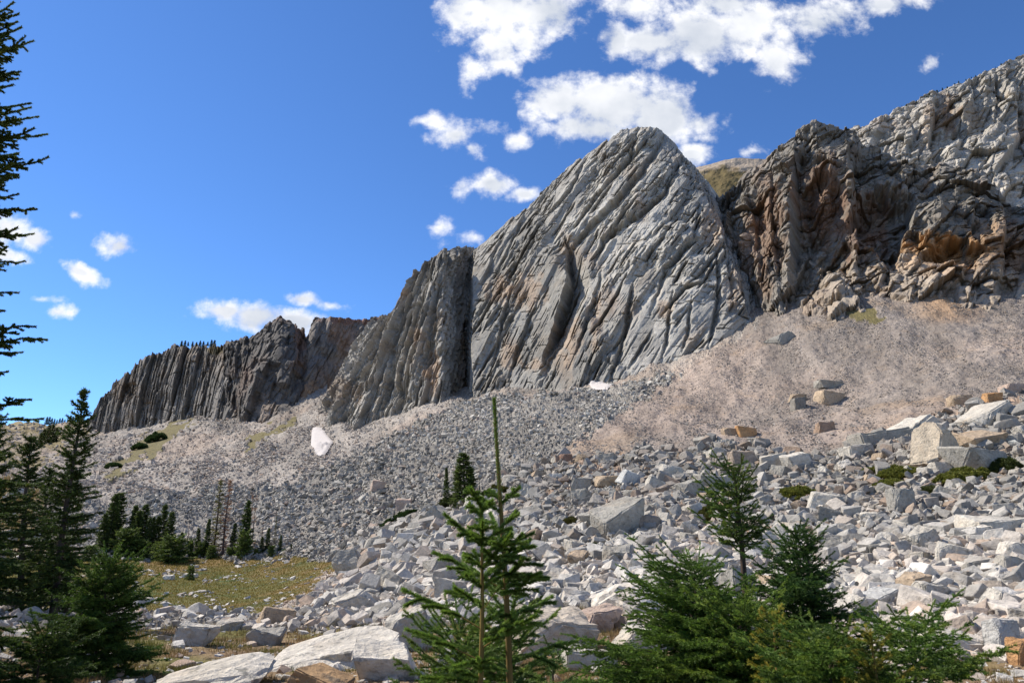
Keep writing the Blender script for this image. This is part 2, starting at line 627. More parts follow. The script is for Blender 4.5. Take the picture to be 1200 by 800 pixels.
GE = e_lookup(GA, np.log(rc))
ZB = EYE + GE * rc
back = sm(.85, 1.6, np.abs(GA))
ZB = ZB * (1 - back) + back * (-.02 * rr)
GX, GY = rr * np.sin(GA), rr * np.cos(GA)
PXg, PYg, _ = proj(np.stack([GX, GY, ZB], -1))
# jittered lookups so that cover boundaries are ragged
jx = fbm(GA * 60, GL * 16, 5, 4) * 14
jy = fbm(GA * 60 + 9, GL * 16 + 4, 8, 4) * 8
QX, QY = PXg + jx, PYg + jy
ok = (np.abs(GA) < .85)

FIELD_TOP = [(-300, 900), (300, 745), (330, 722), (402, 668), (430, 634), (520, 600), (600, 562), (640, 541), (700, 534), (760, 530), (860, 520), (960, 537), (1000, 522), (1060, 502), (1130, 482), (1200, 468), (1500, 430)]
ftx, fty = zip(*FIELD_TOP)
DIAG = [(640, 541), (700, 502), (760, 462), (820, 425), (882, 384), (884, 300), (1500, 250), (1500, 430)]
R_BOULD, R_RED, R_GREY, R_DARK, R_MEADOW, R_FORE, R_HILL, R_STRIP = range(8)
REG = np.full(GX.shape, R_GREY)
pale_scree = REG == R_GREY
REG[inpoly(QX, QY, DIAG + FIELD_TOP[::-1][1:10])] = R_RED
dark_poly = [(100, 590), (210, 575), (330, 568), (420, 533), (480, 500), (540, 470), (600, 462), (700, 455), (770, 438), (800, 436), (700, 500), (640, 541), (560, 580), (430, 640), (390, 660), (100, 660)]
REG[inpoly(QX, QY, dark_poly)] = R_DARK
REG[(QY > np.interp(QX, ftx, fty)) & (QX > 300)] = R_BOULD
meadow_poly = [(-300, 656), (404, 655), (392, 670), (368, 688), (340, 706), (310, 718), (150, 716), (-300, 720)]
REG[inpoly(QX, QY, meadow_poly)] = R_MEADOW
REG[(QY >= 717) & (QX < 300) & (REG != R_MEADOW)] = R_BOULD
REG[(QY > np.interp(QX, [-300, 150, 250, 330, 420, 480, 560, 640, 700, 760, 840, 1000, 1200, 1400], [735, 736, 737, 742, 735, 738, 728, 722, 712, 745, 775, 790, 768, 760]))] = R_FORE
REG[(QX < 112) & (QY < 545) & (QY < 540 + (QX - 60) * -.9)] = R_HILL
REG[inpoly(QX, QY, [(-400, 656), (-400, 560), (40, 560), (60, 656)])] = R_FORE
REG[inpoly(QX, QY, [(120, 553), (150, 532), (178, 508), (215, 490), (222, 496), (195, 520), (160, 545), (130, 562)])] = R_STRIP
REG[inpoly(QX, QY, [(285, 520), (300, 508), (345, 492), (350, 496), (320, 512), (292, 528)])] = R_STRIP
REG[inpoly(QX, QY, [(985, 372), (1000, 358), (1040, 372), (1035, 380), (1010, 376)])] = R_STRIP
REG[~ok] = R_FORE
REG[(rr < 9)] = R_FORE

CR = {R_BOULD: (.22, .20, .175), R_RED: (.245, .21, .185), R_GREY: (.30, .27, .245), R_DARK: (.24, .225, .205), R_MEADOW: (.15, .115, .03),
      R_FORE: (.20, .15, .075), R_HILL: (.22, .18, .10), R_STRIP: (.15, .13, .06)}
GC = np.zeros(GX.shape + (3,))
for k, c in CR.items():
    GC[REG == k] = c
# colour variation of each cover
f1 = fbm(GX * .045, GY * .03, 21, 5)
f2 = fbm(GX * .35, GY * .2, 25, 4)
f3 = fbm(GX * .018 + 5, GY * .014, 29, 4)
mdw = REG == R_MEADOW
GC[mdw] = (np.array([.12, .112, .034]) + sm(-.2, .6, f1[mdw])[:, None] * np.array([.07, .015, .02]) + sm(.0, .7, f2[mdw])[:, None] * np.array([-.055, -.015, 0]))
fr = REG == R_FORE
GC[fr] = (np.array([.22, .155, .095]) + sm(-.1, .6, f2[fr])[:, None] * np.array([-.09, -.035, -.055]) + sm(.1, .7, f1[fr])[:, None] * np.array([.10, .09, .08]))
gs = (REG == R_GREY)
warm = sm(-.1, .55, f3 + .35 * fbm(GX * .02, GY * .02 - GX * .02, 40, 3))
GC[gs] = (np.array([.305, .277, .25]) * (1 - .5 * warm[gs][:, None]) + np.array([.37, .285, .225]) * .5 * warm[gs][:, None])
rs = (REG == R_RED)
GC[rs] = np.array([.225, .196, .176]) + sm(0, .8, f3[rs] + .4)[:, None] * np.array([.05, .03, .02]) + sm(.15, .6, f1[rs])[:, None] * np.array([.02, .0, -.02])
hill = REG == R_HILL
GC[hill] = np.array([.21, .17, .085]) + sm(0, .5, f3[hill] + f2[hill] * .6)[:, None] * np.array([.13, .11, .14])
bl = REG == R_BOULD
GC[bl] = np.array([.22, .20, .175]) + sm(.15, .5, f1[bl])[:, None] * np.array([.16, .08, .035])  # dark soil, with the shade of the gaps between rocks put into its colour
GC *= (1 + .14 * fbm(GA * 400, GL * 130, 77, 3))[..., None]
streak = fbm(GA * 26 + GL * 3.2, GL * 3.0 - GA * 4, 151, 5)
blot = fbm(GA * 14 + 3, GL * 7, 155, 5)
sc = np.isin(REG, [R_GREY, R_RED, R_DARK])[..., None]
GC = np.where(sc, GC * (1 + .22 * streak + .16 * blot)[..., None], GC)
# orange earth under the brown crag
GC = GC * (1 - (sm(40, 0, np.hypot((PXg - 1110) / 1.6, (PYg - 352))) * .6)[..., None]) + (sm(40, 0, np.hypot((PXg - 1110) / 1.6, (PYg - 352))) * .6)[..., None] * np.array([.42, .25, .12])

# relief of the rubble
amp_tab = np.array([.0065, .0009, .0026, .0046, .0003, .0016, .002, .0008])
AMP = amp_tab[REG]
w, _ = facets(GA, GL, .006, .011, 20, 3, tilt=1.2, step=1.0, crack=.3)
w2, _ = facets(GA, GL, .0033, .006, -10, 9, tilt=1.2, step=1.0, crack=.3)
ZG = ZB + rr * AMP * (w * .8 + w2 * .5) * ok
ZG = ZG + ok * sm(25, 90, rr) * rr * .006 * fbm(GA * 22, GL * 9, 90, 4) * np.isin(REG, [R_GREY, R_RED, R_DARK, R_HILL])
ZG = ZG + ok * rr * .0035 * fbm(GX * .16, GY * .16, 91, 3) * np.isin(REG, [R_FORE, R_BOULD])
# slide the scree into long runs down-slope
run = fbm(GA * 40 + 14 * GL, GL * 5, 101, 3)
ZG = ZG + ok * rr * .0012 * run * np.isin(REG, [R_GREY, R_RED])
GV = np.stack([GX, GY, ZG], -1)
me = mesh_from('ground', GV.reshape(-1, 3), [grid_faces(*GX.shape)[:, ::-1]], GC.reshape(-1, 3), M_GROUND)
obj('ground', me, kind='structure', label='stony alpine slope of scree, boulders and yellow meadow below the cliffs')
print('ground', time.time() - T0)


def gz(X, Y):
    az = math.atan2(X, Y)
    lr = math.log(max(math.hypot(X, Y), .31))
    i = min(max(int(np.searchsorted(AZ, az)), 1), len(AZ) - 1)
    j = min(max(int(np.searchsorted(LR, lr)), 1), len(LR) - 1)
    fa = (az - AZ[i - 1]) / (AZ[i] - AZ[i - 1])
    fl = (lr - LR[j - 1]) / (LR[j] - LR[j - 1])
    return float((ZB[j - 1, i - 1] * (1 - fa) + ZB[j - 1, i] * fa) * (1 - fl) + (ZB[j, i - 1] * (1 - fa) + ZB[j, i] * fa) * fl)


VIS = (np.abs(GA) < .8) & (rr > 7.4) & (rr < 640)
VI = np.flatnonzero(VIS.ravel())
VPX, VPY, VR = PXg.ravel()[VI], PYg.ravel()[VI], rr.ravel()[VI]


def gp(px, py, tol=3.5):
    """nearest ground point seen along this direction"""
    m = (np.abs(VPX - px) < tol) & (np.abs(VPY - py) < tol)
    idx = np.flatnonzero(m)
    if len(idx) == 0:
        d = np.hypot(VPX - px, VPY - py)
        idx = np.array([int(np.argmin(d))])
    rmin = VR[idx].min()
    idx = idx[VR[idx] < rmin * 1.25]
    k = idx[np.argmin(np.hypot(VPX[idx] - px, VPY[idx] - py))]
    return GV.reshape(-1, 3)[VI[k]].copy()


def at_depth(px, Y):
    """ground point in the vertical plane through photo column px at forward distance Y"""
    X = (px - 600) / F * Y
    for _ in range(6):
        z = gz(X, Y)
        d = Y * math.cos(PITCH) + (z - EYE) * math.sin(PITCH)
        X = (px - 600) / F * d
    return X, Y, gz(X, Y)


# ------------------------------------------------------------------ cliffs
def build_cliff(name, base, top, nu, nv, disp, colour, label, below=.22, bulge=0.0, back_len=70, back_drop=12, keep_top=.45, kind='structure', nblend=.25, jag=1.0):
    """base/top: lists of (u, px, py, Y). A steep face lofted between its foot and its skyline, with a plateau behind."""
    b, t = np.array(base, float), np.array(top, float)
    bP = unproj(b[:, 1], b[:, 2], b[:, 3])
    tP = unproj(t[:, 1], t[:, 2], t[:, 3])
    u = np.linspace(min(b[0, 0], t[0, 0]), max(b[-1, 0], t[-1, 0]), nu)
    B = np.stack([np.interp(u, b[:, 0], bP[:, k]) for k in range(3)], -1)
    T = np.stack([np.interp(u, t[:, 0], tP[:, k]) for k in range(3)], -1)
    ta = np.r_[0, np.cumsum(np.hypot(*np.diff(T[:, :2], axis=0).T))]
    for sc_, am_ in ((11.0, 1.0), (4.0, .7), (1.6, .35)):
        _x, _y, hh_, _e = worley(ta / sc_, ta * 0 + .5, 700 + int(sc_))
        T[:, 2] += jag * am_ * (h01(hh_, 3) - .6 + _x * (h01(hh_, 4) - .5))
    v = np.r_[np.linspace(-below, 0, max(4, nv // 14))[:-1], np.linspace(0, 1, nv)]
    Pm = B[None] + (T - B)[None] * v[:, None, None]
    # arc coordinate along strike, height coordinate
    mid = B * .5 + T * .5
    mid = np.stack([mid[:, 0], mid[:, 1]], -1)
    k = max(3, nu // 40)
    a = np.r_[0, np.cumsum(np.hypot(*np.diff(mid, axis=0).T))]
    ht = (T - B)[:, 2]
    Aa = np.broadcast_to(a, Pm.shape[:2])
    Bb = Pm[..., 2]
    # smoothed normals of the bare loft
    du = np.gradient(Pm, axis=1)
    dv = np.gradient(Pm, axis=0)
    nrm = np.cross(du, dv)
    nrm /= np.linalg.norm(nrm, axis=-1, keepdims=True) + 1e-9
    for _ in range(3):
        kk = np.ones(k) / k
        for c in range(3):
            pad = np.pad(nrm[..., c], ((0, 0), (k, k)), 'edge')
            nrm[..., c] = np.apply_along_axis(lambda z: np.convolve(z, kk, 'same'), 1, pad)[:, k:-k]
    nrm /= np.linalg.norm(nrm, axis=-1, keepdims=True) + 1e-9
    if nrm[..., 1].mean() > 0:
        nrm = -nrm
    nrm[..., 2] = np.clip(nrm[..., 2] * .45, -.1, .4)
    nrm /= np.linalg.norm(nrm, axis=-1, keepdims=True) + 1e-9
    out_ = -np.stack([Pm[..., 0], Pm[..., 1], np.zeros(Pm.shape[:2])], -1)      # outwards, into the valley
    out_ /= np.linalg.norm(out_, axis=-1, keepdims=True)
    nrm = nrm * nblend + out_ * (1 - nblend)
    nrm /= np.linalg.norm(nrm, axis=-1, keepdims=True) + 1e-9
    ppx, ppy, _ = proj(Pm)
    Vv = np.broadcast_to(v[:, None], ppx.shape)
    Uu = np.broadcast_to(u[None, :], ppx.shape)
    d, extra = disp(Aa, Bb, ppx, ppy, Uu, Vv)
    prof = bulge * np.sin(np.clip(Vv, 0, 1) * math.pi)
    fade = 1 - (1 - keep_top) * sm(.93, 1.0, Vv)
    d = (d * fade + prof)
    Pd = Pm + nrm * d[..., None]
    C = colour(Aa, Bb, ppx, ppy, Uu, Vv, d, extra)
    # plateau behind the skyline
    top_row = Pd[-1]
    dirn = np.stack([T[:, 0], T[:, 1], np.zeros(nu)], -1)
    dirn /= np.linalg.norm(dirn, axis=-1, keepdims=True)
    rows = [Pd]
    cols = [C]
    for q in (.02, .08, .25, .6, 1.0):
        rr_ = top_row + dirn * back_len * q - np.array([0, 0, back_drop]) * q ** .8
        rows.append(rr_[None])
        cols.append(C[-1][None])
    Pd = np.concatenate(rows, 0)
    C = np.concatenate(cols, 0)
    me = mesh_from(name, Pd.reshape(-1, 3), [grid_faces(Pd.shape[0], nu)], C.reshape(-1, 3), M_CLIFF)
    o = obj(name, me, kind=kind, label=label)
    print(name, Pd.shape, time.time() - T0)
    return o


def groove(px, py, pts, w, depth, side=1, blunt=1.5):
    """one-sided rift: recess starts sharply at the polyline and heals over w pixels to its right (side=1)"""
    best = np.full(px.shape, 1e9)
    sd_ = np.zeros(px.shape)
    par = np.zeros(px.shape)
    nseg = len(pts) - 1
    for i in range(nseg):
        x1, y1 = pts[i]
        x2, y2 = pts[i + 1]
        vx, vy = x2 - x1, y2 - y1
        L2 = vx * vx + vy * vy
        t = np.clip(((px - x1) * vx + (py - y1) * vy) / L2, 0, 1)
        qx, qy = px - (x1 + vx * t), py - (y1 + vy * t)
        d = np.hypot(qx, qy)
        s = np.sign(vx * qy - vy * qx)
        m = d < best
        best = np.where(m, d, best)
        sd_ = np.where(m, -s, sd_)
        par = np.where(m, (i + t) / nseg, par)
    dd = best * sd_ * side
    taper = np.sin(np.clip(par, .02, .98) * math.pi) ** .5
    ww = w * (.35 + .65 * taper)
    r = sm(-blunt, blunt * .6, dd) * np.clip(1 - np.maximum(dd, 0) / ww, 0, 1)
    return -depth * r * taper


def hollow(px, py, cx, cy, rx, ry, depth, seed=0, sharp=2.0):
    q = np.hypot((px - cx) / rx, (py - cy) / ry) + .35 * fbm(px / (rx * .8), py / (ry * .8), 300 + seed, 4)
    return -depth * sm(1.05, 1.05 - 1 / sharp, q)


def rockcol(d, px, py, grey, warm, seed, amt=.5, ids=None):
    k = sm(0.0, .75, fbm(px / 38, py / 55, seed, 5) + amt - .5)
    c = np.array(grey) * (1 - k[..., None]) + np.array(warm) * k[..., None]
    if ids is not None:
        c = c * (.82 + .36 * ids)[..., None]
    return c


def stain(C, px, py, cx, cy, rx, ry, col, a, seed=0):
    q = np.hypot((px - cx) / rx, (py - cy) / ry) + .5 * fbm(px / 9, py / 14, 400 + seed, 4)
    k = (sm(1.1, .35, q) * a)[..., None]
    return C * (1 - k) + np.array(col) * k


# ---- the big slabby face
def j(px, py, s=4, amp=1.6, seed=0):
    return px + amp * fbm(px / s / 3, py / s / 3, 500 + seed, 3), py + amp * fbm(px / s / 3 + 5, py / s / 3, 510 + seed, 3)


def main_disp(a, b, px, py, u, v):
    lean = 57
    d1, i1 = slabs(a, b, 15, 48, lean, 11, left=.35, tilt=.12, warp=.03, skew=.06)
    d2, i2 = slabs(a, b, 6.0, 19, lean + 2, 12, left=.3, tilt=.2, warp=.04)
    d3, i3 = slabs(a, b, 2.6, 6.5, lean - 4, 13, left=.2, tilt=.35)
    d4, i4 = slabs(a, b, 1.15, 2.2, lean + 5, 14, tilt=.5, wall=4, endw=4)
    cl, sl_ = math.cos(R(lean)), math.sin(R(lean))
    pp, qq = a * sl_ - b * cl, a * cl + b * sl_
    rough = .16 + 1.15 * sm(-.32, .42, fbm(pp / 13, qq / 42, 16, 4))
    d = 2.4 * d1 + (2.0 * d2 + 1.2 * d3 + .5 * d4) * rough
    d = d + 3.6 * joints(a, b, 9, 36, lean, 17, .08, .6) + (2.2 * joints(a, b, 4.2, 15, lean + 3, 18, .10, .6) + 1.2 * joints(a, b, 2.2, 7, lean - 3, 19, .12, .5) + 1.0 * joints(a, b, 5, 6, -12, 20, .07, .5) + .6 * joints(a, b, 2.6, 3, -8, 23, .09, .4)) * (.35 + .65 * rough)
    px, py = j(px, py)
    G = lambda pts, w, dep, **k: groove(px, py, pts, w, dep, **k)
    d = d + G([(780, 153), (752, 202), (723, 236), (680, 279), (662, 300)], 12.155, 6.46)
    d = d + G([(746, 153), (738, 182), (701, 228), (668, 276)], 7.9475, 4.85)
    d = d + G([(800, 180), (778, 228), (748, 253), (706, 283), (695, 318)], 10.285, 5.39)
    d = d + G([(664, 292), (668, 330), (657, 368), (638, 425)], 25.5, 13.99)
    d = d + G([(818, 243), (812, 282), (778, 318), (761, 370)], 8.415, 3.44)
    d = d + G([(742, 332), (731, 385), (716, 446)], 7.48, 4.85)
    d = d + G([(705, 320), (690, 370), (676, 415)], 6.545, 3.77)
    d = d + G([(832, 330), (803, 338), (772, 372)], 5.61, 4.85)
    d = d + G([(839, 300), (840, 350), (829, 408)], 6.545, 4.31)
    d = d + G([(686, 188), (667, 228), (641, 258)], 5.61, 3.77)
    d = d + G([(620, 238), (600, 290), (580, 330)], 5.61, 2.69)
    d = d + G([(598, 262), (582, 300), (566, 345)], 5.61, 2.69)
    d = d + G([(634, 355), (612, 402), (598, 442)], 6.545, 3.77)
    d = d + G([(606, 330), (590, 380), (578, 430)], 5.61, 3.23)
    d = d + G([(788, 345), (782, 385), (776, 420)], 5.61, 3.23)
    d = d + G([(810, 350), (806, 380), (800, 412)], 4.675, 2.8)
    d = d + G([(655, 400), (640, 430), (632, 448)], 5.61, 3.23)
    d = d + G([(840, 262), (850, 300), (858, 350)], 6.545, 3.23)
    # darker left block stands forward of the slab
    d = d + 2.5 * sm(6, -6, px - (625 + (py - 245) * .55)) * sm(0.0, .2, 1 - v) * sm(220, 262, py)
    return d, (i2, i3)


def main_col(a, b, px, py, u, v, d, ids):
    C = rockcol(d, px, py, (.345, .333, .31), (.31, .265, .225), 61, .30, ids[0])
    # smooth pale centre, weathered darker left block
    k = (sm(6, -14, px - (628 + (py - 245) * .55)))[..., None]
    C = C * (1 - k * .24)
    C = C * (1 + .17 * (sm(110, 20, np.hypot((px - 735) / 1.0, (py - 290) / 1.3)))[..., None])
    C = C * (.9 + .22 * ids[1])[..., None]
    tan = (.40, .28, .19)
    for q in ((668, 398, 18, 36), (600, 420, 16, 18), (632, 430, 16, 10), (700, 385, 10, 40), (835, 270, 14, 30), (622, 345, 22, 26), (860, 340, 12, 30), (590, 345, 18, 20), (780, 365, 14, 12)):
        C = stain(C, px, py, *q, tan, .5, seed=int(q[0]))
    k = sm(800, 850, px - (py - 190) * .1)[..., None] * sm(.9, .99, u / 900)[..., None]
    return C


main_base = [(540, 545, 448, 300), (556, 556, 446, 250), (600, 600, 458, 238), (625, 625, 452, 232), (640, 640, 440, 228), (672, 672, 424, 218), (690, 690, 440, 212), (700, 700, 451, 208), (720, 720, 452, 205),
             (740, 740, 443, 202), (780, 780, 433, 198), (820, 820, 418, 194), (860, 860, 398, 194), (882, 882, 380, 196), (900, 900, 352, 230), (915, 903, 340, 262)]
main_top = [(540, 550, 300, 330), (556, 560, 288, 304), (575, 575, 276, 301), (590, 590, 264, 299), (620, 620, 240, 294), (643, 643, 218, 290), (665, 665, 195, 286), (683, 683, 183, 283), (700, 700, 172, 281), (716, 716, 160, 278),
            (732, 730, 152, 276), (752, 748, 148, 273), (775, 762, 148, 271), (800, 776, 151, 269), (825, 783, 157, 267), (850, 792, 166, 265), (882, 806, 186, 262), (900, 822, 204, 310), (915, 832, 216, 345)]
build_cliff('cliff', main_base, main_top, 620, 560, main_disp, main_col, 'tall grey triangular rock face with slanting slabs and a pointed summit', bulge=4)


# ---- fluted buttress left of it
def butt_disp(a, b, px, py, u, v):
    d1, i1 = slabs(a, b, 10, 60, 76, 31, left=.4, tilt=.12, warp=.04, skew=.04)
    d2, i2 = slabs(a, b, 4.2, 18, 73, 32, left=.3, tilt=.2)
    d3, i3 = slabs(a, b, 1.9, 5, 70, 33, tilt=.35)
    d4, i4 = slabs(a, b, 1.0, 2.0, 70, 34, tilt=.5, wall=4, endw=4)
    d = 4.2 * d1 + 2.8 * d2 + 1.5 * d3 + .45 * d4 + 2.6 * joints(a, b, 5.5, 30, 75, 37, .1, .6) + 1.2 * joints(a, b, 2.6, 9, 72, 38, .12, .5) + .7 * joints(a, b, 4, 4, 0, 39, .08, .4)
    px, py = j(px, py, seed=3)
    G = lambda pts, w, dep, **k: groove(px, py, pts, w, dep, **k)
    d = d + G([(478, 350), (462, 410), (446, 480), (436, 508)], 16, 4)
    d = d + G([(500, 312), (488, 370), (470, 430), (458, 490)], 16, 4.5)
    d = d + G([(452, 376), (436, 420), (418, 470)], 14, 4)
    d = d + G([(512, 330), (502, 400), (484, 470)], 12, 3.5)
    d = d + G([(420, 410), (405, 450), (400, 490)], 12, 3.5)
    d = d + G([(534, 310), (530, 380), (528, 440)], 9, 3)
    return d, (i2, i3)


def butt_col(a, b, px, py, u, v, d, ids):
    C = rockcol(d, px, py, (.315, .30, .275), (.27, .23, .19), 71, .34, ids[0])
    C = C * (.9 + .2 * ids[1])[..., None]
    for q in ((508, 440, 14, 34, .6), (492, 395, 10, 20, .4), (470, 350, 12, 14, .4), (545, 400, 10, 50, .35), (480, 320, 10, 12, .45)):
        C = stain(C, px, py, *q[:4], (.36, .23, .14), q[4], seed=int(q[0]))
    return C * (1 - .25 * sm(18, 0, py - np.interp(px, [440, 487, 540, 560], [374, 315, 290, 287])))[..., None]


butt_base = [(365, 374, 480, 345), (383, 383, 507, 290), (400, 400, 508, 278), (425, 425, 515, 268), (440, 440, 510, 265), (470, 470, 494, 260), (500, 500, 479, 250), (517, 516, 470, 246), (536, 538, 458, 276), (560, 566, 440, 322)]
butt_top = [(365, 436, 376, 365), (383, 441, 374, 330), (400, 455, 366, 318), (412, 463, 355, 312), (425, 470, 349, 306), (440, 479, 330, 300), (455, 487, 316, 294), (470, 494, 308, 290), (490, 505, 299, 286), (505, 514, 295, 284), (517, 520, 293, 284), (528, 534, 289, 304), (545, 550, 289, 332), (560, 564, 292, 372)]
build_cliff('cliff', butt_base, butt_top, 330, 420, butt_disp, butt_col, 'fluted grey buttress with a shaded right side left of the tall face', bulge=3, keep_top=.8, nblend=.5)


# ---- dark far cliff on the left
def left_disp(a, b, px, py, u, v):
    d1, i1 = slabs(a, b, 16, 60, 66, 41, left=.4, tilt=.2)
    d2, i2 = slabs(a, b, 6, 34, 66, 42, left=.4, tilt=.3)
    d3, i3 = slabs(a, b, 2.8, 9, 64, 43, tilt=.4)
    rid = np.abs(fbm(a / 9 - b / 22, b / 90, 44, 3))
    d = 7.5 * d1 + 1.5 * d2 + 1.3 * d3 + 2 * facets(a, b, 9, 9, 50, 48, tilt=.8)[0] - 3 * sm(.22, .0, rid)
    d = d + hollow(px, py, 152, 456, 10, 10, 5, 2)
    return d, (i2, i3)


def left_col(a, b, px, py, u, v, d, ids):
    C = rockcol(d, px, py, (.18, .168, .155), (.215, .175, .14), 81, .45, ids[0])
    k = sm(-.1, .5, fbm(px / 16, py / 26, 83, 4) + .7 * (Vv_left(v)))[..., None]
    C = C * (1 - .45 * k) + np.array([.27, .255, .24]) * .45 * k
    C = stain(C, px, py, 250, 408, 16, 8, (.17, .13, .055), .7, 3)
    C = C * (.9 + .2 * ids[1])[..., None]
    return C


def Vv_left(v):
    return (.4 - v)


left_base = [(100, 92, 524, 560), (113, 113, 518, 510), (140, 140, 510, 490), (167, 167, 502, 470), (213, 213, 495, 440), (233, 233, 490, 425), (267, 267, 472, 400), (285, 285, 466, 400), (300, 300, 460, 410)]
left_top = [(100, 104, 490, 560), (108, 109, 484, 532), (113, 113, 478, 530), (122, 120, 462, 525), (133, 132, 448, 515), (150, 150, 432, 505), (160, 158, 424, 500), (176, 176, 413, 488), (190, 190, 408, 480), (200, 200, 404, 476), (215, 215, 403, 470), (235, 235, 404, 460), (250, 250, 403, 450), (262, 262, 401, 445), (285, 283, 398, 440), (300, 296, 398, 440)]
build_cliff('cliff', left_base, left_top, 330, 240, left_disp, left_col, 'low dark ribbed cliff at the far left end of the ridge', bulge=2, jag=3.2, keep_top=.9, back_drop=7)


# ---- dark knobbly crag and the brown ones behind the scree gully
def knob_disp(a, b, px, py, u, v):
    d1, i1 = slabs(a, b, 15, 26, 75, 51, tilt=.5)
    d2, i2 = slabs(a, b, 6.5, 11, 68, 52, tilt=.6)
    d3, i3 = slabs(a, b, 2.8, 4.5, 60, 53, tilt=.6)
    d = 5.5 * d1 + 3.6 * d2 + 1.5 * d3
    return d, (i2, i3)


def knob_col(a, b, px, py, u, v, d, ids):
    C = rockcol(d, px, py, (.12, .112, .106), (.17, .125, .10), 85, .5, ids[0])
    C = stain(C, px, py, 308, 478, 20, 20, (.28, .235, .20), .8, 4)
    C = stain(C, px, py, 352, 400, 9, 22, (.21, .12, .085), .7, 5)
    return C * (.88 + .24 * ids[1])[..., None]


k_base = [(255, 262, 476, 412), (268, 272, 488, 392), (290, 288, 499, 368), (310, 308, 496, 360), (330, 330, 486, 362), (347, 347, 480, 366), (358, 358, 474, 382), (372, 368, 462, 410)]
k_top = [(255, 262, 405, 425), (268, 270, 400, 420), (283, 283, 396, 417), (292, 292, 392, 415), (300, 300, 386, 413), (311, 311, 378, 411), (320, 320, 373, 410), (330, 330, 371, 410), (338, 338, 372, 411), (347, 347, 378, 414), (358, 356, 388, 420), (372, 364, 396, 435)]
build_cliff('cliff', k_base, k_top, 190, 220, knob_disp, knob_col, 'dark knobbly crag right of the low ribbed cliff', bulge=3, jag=2.6, keep_top=.9, back_drop=8)


def brown_disp(a, b, px, py, u, v):
    d1, i1 = slabs(a, b, 14, 40, 66, 54, tilt=.3)
    d2, i2 = slabs(a, b, 5.5, 16, 66, 55, tilt=.4)
    d3, i3 = slabs(a, b, 2.6, 5, 60, 56, tilt=.5)
    d = 4 * d1 + 3 * d2 + 1.4 * d3
    return d, (i2, i3)


def brown_col(a, b, px, py, u, v, d, ids):
    C = rockcol(d, px, py, (.20, .18, .165), (.25, .175, .13), 88, .6, ids[0])
    C = stain(C, px, py, 360, 465, 26, 22, (.33, .21, .125), .8, 6)
    C = stain(C, px, py, 415, 376, 46, 6, (.22, .11, .075), .7, 8)
    C = stain(C, px, py, 405, 425, 20, 16, (.34, .27, .22), .7, 9)
    return C * (.88 + .24 * ids[1])[..., None]


b_base = [(335, 334, 474, 395), (347, 344, 482, 374), (356, 356, 477, 374), (370, 370, 462, 390), (383, 383, 446, 408), (400, 400, 443, 418), (420, 420, 432, 425), (445, 445, 425, 430), (470, 470, 420, 435)]
b_top = [(335, 352, 398, 440), (347, 362, 390, 432), (356, 367, 376, 428), (362, 371, 371, 426), (370, 378, 370, 427), (383, 388, 369, 430), (400, 402, 373, 438), (412, 412, 374, 442), (430, 430, 373, 448), (445, 450, 374, 452), (470, 475, 376, 456)]
build_cliff('cliff', b_base, b_top, 210, 190, brown_disp, brown_col, 'rust brown crag between the dark knobbly crag and the fluted buttress', bulge=1, jag=1.6, keep_top=.9, back_drop=8)


# ---- the brown crag on the right
def crag_disp(a, b, px, py, u, v):
    d1, i1 = slabs(a, b, 24, 30, 64, 91, tilt=.35, skew=.2, warp=.08)
    d2, i2 = slabs(a, b, 9.5, 12, 58, 92, tilt=.4, skew=.25, warp=.07)
    d3, i3 = slabs(a, b, 4.0, 4.8, 66, 93, tilt=.5, skew=.25)
    d4, i4 = slabs(a, b, 1.7, 1.9, 40, 94, tilt=.6, skew=.25, wall=4, endw=4)
    low = sm(.12, .02, v)
    fa_ = 3.5 * facets(a, b, 11, 15, 60, 97, tilt=1.1, step=1.2, bias=.3, crack=.1)[0] + 1.6 * facets(a, b, 4.5, 6, 50, 98, tilt=1.1, step=1.2, bias=.2, crack=.15)[0]
    d = (4.0 * d1 + 2.4 * d2 + 1.3 * d3 + .7 * d4 + fa_ + 2.2 * joints(a, b, 7, 14, 62, 99, .1, .5) + 1.2 * joints(a, b, 5, 7, 5, 89, .1, .5)) * (1 - .1 * low)
    px, py = j(px, py, 5, 3.5, 7)
    G = lambda pts, w, dep, **k: groove(px, py, pts, w, dep, **k)
    d = d + G([(936, 178), (932, 240), (930, 290), (926, 345)], 60, 14, blunt=4)          # left wall of the alcove
    d = d + hollow(px, py, 966, 262, 36, 66, 7, 1)
    d = d + G([(992, 150), (996, 190), (1000, 235)], 26, 5)
    d = d + hollow(px, py, 1035, 262, 36, 48, 13, 2)
    d = d + G([(1003, 165), (1004, 240), (1008, 330)], 58, 9, blunt=6)
    d = d + G([(876, 215), (884, 260), (892, 330)], 22, 5)
    d = d + G([(908, 210), (906, 260), (912, 330)], 14, 4)
    d = d + hollow(px, py, 1118, 300, 40, 15, 9, 3)
    d = d + hollow(px, py, 1065, 288, 22, 10, 6, 4)
    d = d + hollow(px, py, 1150, 268, 16, 24, 5, 6)
    d = d + G([(1176, 225), (1178, 270), (1172, 345)], 40, 10, blunt=5)
    d = d + hollow(px, py, 1085, 195, 20, 16, 5, 5)
    # apron of broken ledges at the foot
    ap = sm(296, 345, py) * sm(915, 960, px) * sm(1185, 1150, px)
    d = d + ap * (3 + .6 * d2 + 1.5 * d3)
    # pillar between the hollows
    d = d + 1.5 * np.exp(-((px - (988 - (py - 300) * .06)) / 12) ** 2) * sm(235, 290, py)
    return d, (i2, i3)


